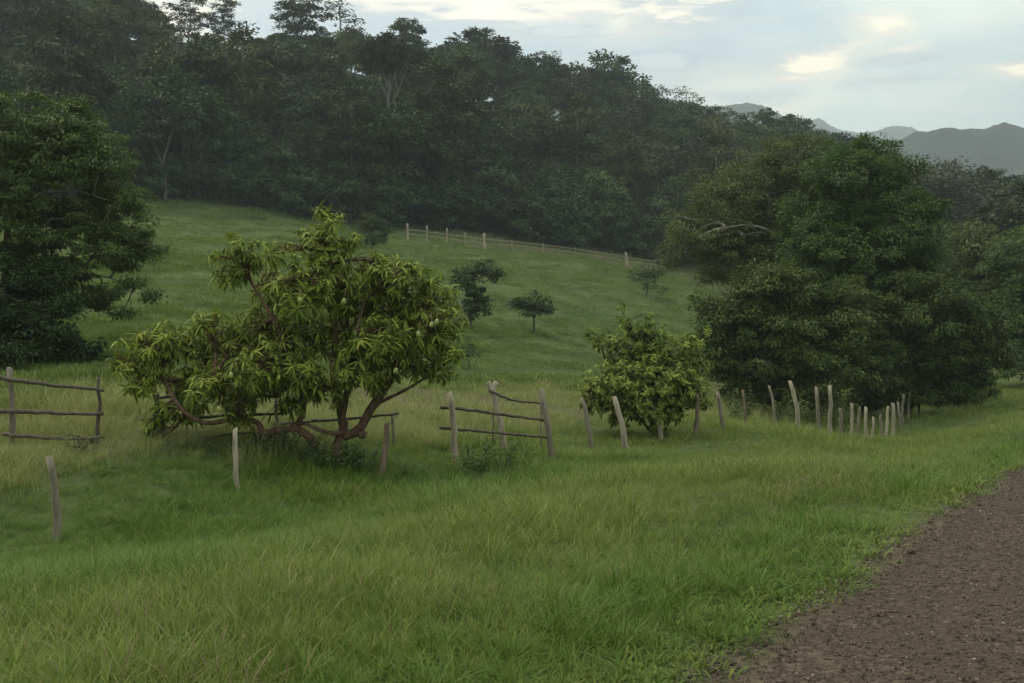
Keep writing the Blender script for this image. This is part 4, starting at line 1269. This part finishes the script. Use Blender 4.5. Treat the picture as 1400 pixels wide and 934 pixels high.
f1, o1 = fence('rail_fence', 75, 18.0, 'three rail fence of rough dark poles on two posts before the dark bush')
post((14, 504), (20, 616), 10, 18.1, WG, '', 0.0, None, f1, o1)
post((136, 517), (130, 618), 6.5, 18.1, M['wood_rail'], '', 0.02, None, f1, o1)
rail(f1, o1, [(-30, 512), (20, 520), (75, 526), (142, 533)], 17.95, 7)
rail(f1, o1, [(-30, 560), (30, 563), (80, 565), (141, 566)], 17.95, 7)
rail(f1, o1, [(3, 594), (40, 597), (90, 600), (140, 598)], 17.95, 6.5)
f2, o2 = fence('rail_fence', 370, 20.2, 'rough rail fence partly hidden behind the fruiting mango tree')
post((214, 540), (216, 622), 9, 19.2, M['wood_rail'], '', 0.0, None, f2, o2)
post((377, 545), (378, 618), 7.5, 20.2, WG, '', 0.01, None, f2, o2)
post((536, 562), (541, 610), 6.5, 21.2, WG, '', 0.0, None, f2, o2)
rail(f2, o2, [(205, 576), (260, 572), (320, 568), (390, 566)], 19.5, 5.5)
rail(f2, o2, [(222, 605), (260, 600), (300, 596), (342, 591)], 19.0, 6)
rail(f2, o2, [(375, 580), (430, 576), (480, 572), (545, 566)], 20.5, 5)
rail(f2, o2, [(210, 543), (260, 542), (320, 541), (380, 543)], 19.6, 5)
f3, o3 = fence('rail_gate', 685, 21.0, 'pole gate of bent rails with a forked pale middle post', 'gate')
post((614, 537), (623, 632), 11.5, 20.3, WP, '', 0.02, None, f3, o3)
post((739, 534), (758, 620), 11.5, 21.6, WG, '', 0.015, None, f3, o3)
post((672, 530), (693, 614), 11, 22.2, WP, '', 0.02, None, f3, o3)
# fork on the middle post
for tx in (667, 679):
    a_ = Acc()
    b0 = P(673, 536, 22.2)
    t0_ = P(tx, 522, 22.2 + 0.02)
    a_.tube(bez(b0 * 0, t0_ - b0, 0, 0.05, 4), np.linspace(0.075, 0.055, 4), 8, 0.25)
    obj('fork', a_.mesh('fork'), WP, f3, loc=b0 - o3)
post((675, 558), (674, 612), 4, 22.6, WR, '', 0.0, None, f3, o3)
post((740, 552), (741, 616), 3.5, 22.4, WG, '', 0.0, None, f3, o3)
rail(f3, o3, [(602, 557, -0.1), (640, 560), (690, 567, 0.5), (745, 575, 1.0)], 20.6, 5.5)
rail(f3, o3, [(600, 585, -0.1), (640, 588), (690, 593, 0.5), (748, 598, 1.0)], 20.6, 4.8)
rail(f3, o3, [(672, 535, 0.8), (695, 545, 0.7), (720, 550, 0.7), (744, 552, 0.7)], 21.3, 4.2)

# whitish fence at the top of the pasture
FD = 121.0
f4, o4 = fence('pasture_fence', 660, 123, 'weathered whitish rail fence along the top of the pasture below the forest')
fp = [(557, 303, 118.5, 3), (583, 307, 119.5, 2.6), (610, 312, 120.5, 2.8), (636, 318, 121.5, 2.2), (662, 319, 121.5, 4.5), (700, 329, 126, 2.2), (742, 334, 129, 2.2), (786, 340, 132, 2.2), (857, 345, 133.5, 4.5), (905, 355, 139, 2.2)]
tops = []
for px, pt, d_, w_ in fp:
    g = on_ground(px, d_)
    hgt_ = max(1.35, P(px, pt, d_)[2] - g[2])
    hgt_ = min(hgt_, 1.9)
    a_ = post_mesh(np.zeros(3), np.array([rng.normal(0, 0.04), 0, hgt_ + 0.3]), w_ * 0.5 * d_ / FPX, w_ * 0.42 * d_ / FPX)
    obj('post', a_.mesh('far_post'), M['wood_pale'], f4, loc=g - [0, 0, 0.3] - o4)
    tops.append((g, hgt_))
for (g1, h1), (g2, h2) in zip(tops[:-1], tops[1:]):
    for fr in (0.82, 0.45):
        if fr < 0.5 and rng.random() < 0.2:
            continue
        a_ = Acc()
        s_, e_ = g1 + [0, -0.12, min(h1, 1.4) * fr], g2 + [0, -0.12, min(h2, 1.4) * fr]
        a_.tube(bez(np.zeros(3), e_ - s_, 0, 0.02, 5), 0.045, 6, 0.25)
        obj('rail', a_.mesh('far_rail'), M['wood_pale'], f4, loc=s_ - o4)


# ---------------------------------------------------------------- weeds
def weed(px, d, h, nst, spread, label, leaf='leaf_weed', ll=0.09, lw=0.045, nl=16, cat='weed', group=None):
    g = on_ground(px, d)
    e = obj('weed_plant', None, loc=g - [0, 0, 0.02], label=label, cat=cat, group=group)
    st = Acc()
    pos, dr, nr = [], [], []
    for k in range(nst):
        a0 = rng.uniform(0, 6.28)
        rr = spread * math.sqrt(rng.random())
        b0 = np.array([rr * 0.45 * math.cos(a0), rr * 0.45 * math.sin(a0), -0.03])
        tpp = np.array([rr * math.cos(a0) + rng.normal(0, 0.06), rr * math.sin(a0), h * rng.uniform(0.55, 1.05)])
        path = bez(b0, tpp, 0.05, 0.1, 7)
        st.tube(path, np.linspace(0.007, 0.003, 7), 5, cap=False)
        m = nl
        tt = rng.uniform(0.15, 1, m)
        idx = tt * 6
        i0 = np.minimum(idx.astype(int), 5)
        pp = path[i0] + (path[i0 + 1] - path[i0]) * (idx - i0)[:, None]
        az = rng.uniform(0, 6.28, m)
        pos.append(pp)
        dr.append(np.stack([np.cos(az), np.sin(az), rng.uniform(-0.1, 0.6, m)], 1))
        nr.append(np.tile([0, 0, 1.0], (m, 1)) + rng.normal(0, 0.3, (m, 3)))
    pos, dr, nr = np.concatenate(pos), np.concatenate(dr), np.concatenate(nr)
    n = len(pos)
    obj('stems', st.mesh('weed_stems'), M['leaf_weed'], e, kind='stuff')
    obj('foliage', strips_mesh('weed_foliage', strips_arrays(pos, dr, nr, ll * rng.uniform(0.6, 1.3, n), lw * rng.uniform(0.7, 1.2, n), rng.uniform(0, 0.5, n)), rng.random(n)), M[leaf], e, kind='stuff')


WG_ = 'leafy weeds at the pole gate'
for px, d_, h_ in ((640, 19.4, 0.60), (668, 19.0, 0.78), (690, 19.3, 0.85), (712, 19.6, 0.70), (652, 18.8, 0.55)):
    weed(px, d_, h_, 11, 0.3, 'leafy weed clump in front of the pole gate', 'leaf_shade', 0.085, 0.04, 18, 'weed', WG_)
for px, d_, h_ in ((430, 17.9, 0.62), (465, 17.7, 0.66), (495, 18.0, 0.58), (400, 18.2, 0.6), (370, 18.5, 0.55), (350, 18.3, 0.5), (445, 17.5, 0.5), (480, 17.6, 0.55)):
    weed(px, d_, h_, 13, 0.36, 'weedy undergrowth around the trunk of the fruiting mango tree', 'leaf_shade', 0.09, 0.04, 20, 'weed', 'undergrowth at the mango trunk')
weed(108, 17.2, 0.42, 7, 0.28, 'dark broad leaved weed in front of the three rail fence', 'leaf_bush', 0.1, 0.055, 14)
weed(214, 18.8, 0.45, 6, 0.2, 'leafy weed at the foot of the hidden rail fence post', 'leaf_weed', 0.1, 0.05, 14)
weed(545, 17.4, 0.35, 5, 0.2, 'small weed beside the reddish leaning fence post', 'leaf_weed', 0.08, 0.04, 12)
for px, d_ in ((1010, 36.5), (1110, 38.5), (1145, 39.5), (1070, 39.0)):
    weed(px, d_, 1.3, 12, 0.8, 'tall weedy shrub behind the posts under the dense mango trees', 'leaf_weed', 0.16, 0.08, 26, 'shrub', 'weedy shrubs under the mango trees')

# ---------------------------------------------------------------- grass and gravel
PC = bpy.data.collections.new('tuft_shapes')


def tuft(i, n, rad_, h, w, lean, droop, mat, flower=0, rosette=False):
    a0 = rng.uniform(0, 6.28, n)
    rr = rad_ * np.sqrt(rng.random(n))
    pos = np.stack([rr * np.cos(a0), rr * np.sin(a0), np.full(n, -0.02)], 1)
    az = a0 + rng.normal(0, 0.9, n)
    le = np.abs(rng.normal(lean, lean * 0.5, n))
    dv = np.stack([np.cos(az) * le, np.sin(az) * le, np.ones(n)], 1)
    nr = np.stack([-np.cos(az), -np.sin(az), le], 1) + rng.normal(0, 0.25, (n, 3))
    hh = h * rng.uniform(0.45, 1.2, n)
    if rosette:
        V_ = strips_arrays(pos, dv, nr, hh, w * rng.uniform(0.7, 1.2, n), droop * rng.uniform(0.4, 1.4, n), (0.45, 0.8), (0.8, 0.9))
    else:
        V_ = strips_arrays(pos, dv, nr, hh, w * rng.uniform(0.6, 1.3, n), droop * rng.uniform(0.2, 1.6, n), (0.38, 0.75), (0.95, 0.6))
    rd = rng.random(n) * 0.5
    if flower:
        m = flower
        k = rng.integers(0, n, m)
        tip = V_[k, 5] + np.array([0, 0, 0.0])
        V2 = strips_arrays(tip - unit(dv[k]) * hh[k][:, None] * 0.1, dv[k] + rng.normal(0, 0.3, (m, 3)), nr[k], hh[k] * 0.38, w * 0.9, 0.35)
        V_ = np.concatenate([V_, V2])
        rd = np.concatenate([rd, 0.9 + 0.09 * rng.random(m)])
    me = strips_mesh('tuft', V_, rd)
    me.materials.append(mat)
    o = bpy.data.objects.new('tuft_%02d' % i, me)
    PC.objects.link(o)


defs = []
for k in range(4):
    defs.append((32, 0.13, 0.20, 0.0055, 0.38, 0.5, M['g_verge'], 0, False))        # 0-3 verge
for k in range(3):
    defs.append((38, 0.14, 0.25, 0.0068, 0.5, 0.8, M['g_lush'], 0, False))         # 4-6 lush
for k in range(3):
    defs.append((26, 0.16, 0.30, 0.0065, 0.30, 0.40, M['g_straw'], 8, False))        # 7-9 seedy
for k in range(3):
    defs.append((70, 0.42, 0.15, 0.016, 0.45, 0.4, M['g_pasture'], 0, False))        # 10-12 pasture
for k in range(3):
    defs.append((16, 0.11, 0.11, 0.022, 1.2, 0.4, M['g_weed'], 0, True))             # 13-15 low weeds at the road edge
for k in range(2):
    defs.append((9, 0.10, 0.30, 0.006, 0.5, 0.6, M['g_dry'], 2, False))              # 16-17 dry stalks
for i, df in enumerate(defs):
    tuft(i, *df)
GX, GY, GI, GS = [], [], [], []
for d0, d1, dn, zoom in ((2.2, 5, 190, 0.85), (5, 8, 170, 0.9), (8, 14, 85, 1.0), (14, 24, 42, 1.15), (24, 40, 17, 1.35), (40, 70, 6.5, 1.5), (70, 150, 2.6, 1.8)):
    half = 0.60
    n = int((d1 ** 2 - d0 ** 2) * half * dn)
    d = np.sqrt(rng.uniform(d0 ** 2, d1 ** 2, n))
    x = d * rng.uniform(-half, half, n)
    u, v = xy2uv(x, d)
    nz = fbm(x / 2.2, d / 2.2, 71, 3)
    big = fbm(x / 7.0, d / 7.0, 75, 3)
    edge_n = 0.30 * fbm(v / 1.6, v * 0, 51, 4) + 0.12 * fbm(v / 0.3, v * 0, 57, 2)
    keep = (u > 0.02 + 0.6 * edge_n + rng.exponential(0.12, n)) & (d < edge_d(x, d) + 2)
    r = rng.random(n)
    idx = rng.integers(0, 4, n)
    lushy = (sstep(4.6, 6.6, u + 1.6 * nz) * (1 - sstep(11.5, 13.5, u + 1.5 * nz)) * (1 - sstep(6, 26, v + 8 * big)))
    lushy = np.maximum(lushy, 0.35 * (1 - sstep(0.8, 2.6, u + nz)))
    idx = np.where(r < lushy * 0.9, rng.integers(4, 7, n), idx)
    strawy = sstep(11.2, 13.0, u + 2.0 * nz) * (1 - sstep(19, 24, u + 4 * nz))
    idx = np.where(rng.random(n) < strawy * 0.85, rng.integers(7, 10, n), idx)
    past = sstep(18, 22, u + 4 * nz)
    idx = np.where(rng.random(n) < past * 1.01, rng.integers(10, 13, n), idx)
    lowe = 1 - sstep(0.35, 1.1, u - edge_n + 0.5 * nz)
    idx = np.where(rng.random(n) < lowe * 0.8, rng.integers(13, 16, n), idx)
    idx = np.where((rng.random(n) < 0.07 + 0.12 * sstep(0.1, 0.5, big)) & (u > 1.0) & (u < 20), rng.integers(16, 18, n), idx)
    idx = np.where((rng.random(n) < 0.05 + 0.25 * sstep(0.15, 0.45, fbm(x / 1.1, d / 1.1, 91, 2))) & (u > 0.8) & (u < 13), rng.integers(13, 16, n), idx)
    pxs = 700 + FPX * x / d
    scrub = sstep(-17, -12, d - edge_d(x, d)) * sstep(560, 680, pxs) * (d > 60)
    idx = np.where(rng.random(n) < scrub * 0.8, rng.choice([7, 8, 9, 16, 17, 4], n), idx)
    brow = (np.abs(d - edge_d(x, d) + 15.5) < 1.4 + nz) & (pxs > 740) & (pxs < 1000) & (d > 60)
    idx = np.where(brow, rng.integers(4, 7, n), idx)
    s = zoom * rng.uniform(0.65, 1.25, n) * (1 + 0.8 * nz) * np.where(brow, 1.5, 1.0) * np.where(idx < 4, 0.75 + 0.35 * sstep(1, 4, u), 1.0)
    s = np.where(idx >= 10, s * np.where(idx < 13, 0.85, 0.9), s)
    trail = np.clip(0.5 + 1.5 * fbm(u / 1.5 + 1.2 * fbm(u / 9, v / 9, 83, 2), v / 13, 81, 3), 0, 1)
    s = np.where((idx >= 10) & (idx < 13), s * (0.45 + 0.85 * trail), s)
    # bare earth patches stay thin
    sk = np.zeros(n)
    for (px, py, rx, ry) in ((700, 552, 3.0, 1.2), (545, 552, 2.0, 0.9), (130, 498, 2.4, 0.8), (470, 550, 2.0, 0.7)):
        h_, d_ = hit(px, py)
        sk = np.maximum(sk, 1 - sstep(0.4, 1.2, ((x - h_[0]) / rx) ** 2 + ((d - h_[1]) / (2 * ry)) ** 2))
    keep &= rng.random(n) > sk * 0.8
    GX.append(x[keep]); GY.append(d[keep]); GI.append(idx[keep]); GS.append(s[keep])
GX, GY, GI, GS = (np.concatenate(a_) for a_ in (GX, GY, GI, GS))


def scatter(name, coll, x, y, z, idx, scl, tilt, kind='stuff'):
    n = len(x)
    me = bpy.data.meshes.new(name)
    me.vertices.add(n)
    me.vertices.foreach_set('co', np.stack([x, y, z], 1).astype(np.float32).ravel())
    me.attributes.new('idx', 'INT', 'POINT').data.foreach_set('value', idx.astype(np.int32))
    me.attributes.new('scl', 'FLOAT', 'POINT').data.foreach_set('value', scl.astype(np.float32))
    rot = np.stack([rng.normal(0, tilt, n), rng.normal(0, tilt, n), rng.uniform(0, 6.28, n)], 1)
    me.attributes.new('rot', 'FLOAT_VECTOR', 'POINT').data.foreach_set('vector', rot.astype(np.float32).ravel())
    o = obj(name, me, None, kind=kind)
    ng = bpy.data.node_groups.new(name + '_scatter', 'GeometryNodeTree')
    ng.interface.new_socket('Geometry', in_out='INPUT', socket_type='NodeSocketGeometry')
    ng.interface.new_socket('Geometry', in_out='OUTPUT', socket_type='NodeSocketGeometry')
    gi, go = ng.nodes.new('NodeGroupInput'), ng.nodes.new('NodeGroupOutput')
    ci = ng.nodes.new('GeometryNodeCollectionInfo')
    ci.inputs[0].default_value = coll
    ci.inputs['Separate Children'].default_value = True
    ci.inputs['Reset Children'].default_value = True
    ip = ng.nodes.new('GeometryNodeInstanceOnPoints')
    ip.inputs['Pick Instance'].default_value = True

    def att(nm, dt):
        q_ = ng.nodes.new('GeometryNodeInputNamedAttribute')
        q_.data_type = dt
        q_.inputs[0].default_value = nm
        return q_.outputs[0]
    ng.links.new(gi.outputs[0], ip.inputs['Points'])
    ng.links.new(ci.outputs[0], ip.inputs['Instance'])
    ng.links.new(att('idx', 'INT'), ip.inputs['Instance Index'])
    ng.links.new(att('scl', 'FLOAT'), ip.inputs['Scale'])
    ng.links.new(att('rot', 'FLOAT_VECTOR'), ip.inputs['Rotation'])
    ng.links.new(ip.outputs[0], go.inputs[0])
    md = o.modifiers.new('scatter', 'NODES')
    md.node_group = ng
    return o


scatter('grass', PC, GX, GY, ground_z(GX, GY), GI, GS, 0.12)

SC = bpy.data.collections.new('stone_shapes')
for k in range(6):
    me = bpy.data.meshes.new('stone')
    import bmesh
    bm = bmesh.new()
    bmesh.ops.create_icosphere(bm, subdivisions=1, radius=1.0)
    for vv in bm.verts:
        vv.co *= random.uniform(0.72, 1.2)
        vv.co.z *= 0.62
    bm.to_mesh(me)
    bm.free()
    me.materials.append(M['stone'])
    SC.objects.link(bpy.data.objects.new('stone_%02d' % k, me))
n = 150000
v = 2.0 + 20 * rng.random(n) ** 1.5
u = rng.uniform(-5.4, 0.12, n)
x, y = uv2xy(u, v)
ok = (y > 2) & (np.abs(x) < y * 0.62)
x, y, u = x[ok], y[ok], u[ok]
n = len(x)
scl = 0.0050 * np.exp(rng.normal(0, 0.5, n))
scatter('gravel', SC, x, y, ground_z(x, y) + 0.030 + 0.02 * np.cos((u + 1.3) * 2 * np.pi / 1.9) + 0.02 * fbm(x / 0.35, y / 0.35, 61, 3) + 0.014 * fbm(x / 0.07, y / 0.07, 67, 2), rng.integers(0, 6, n), scl, 0.5)
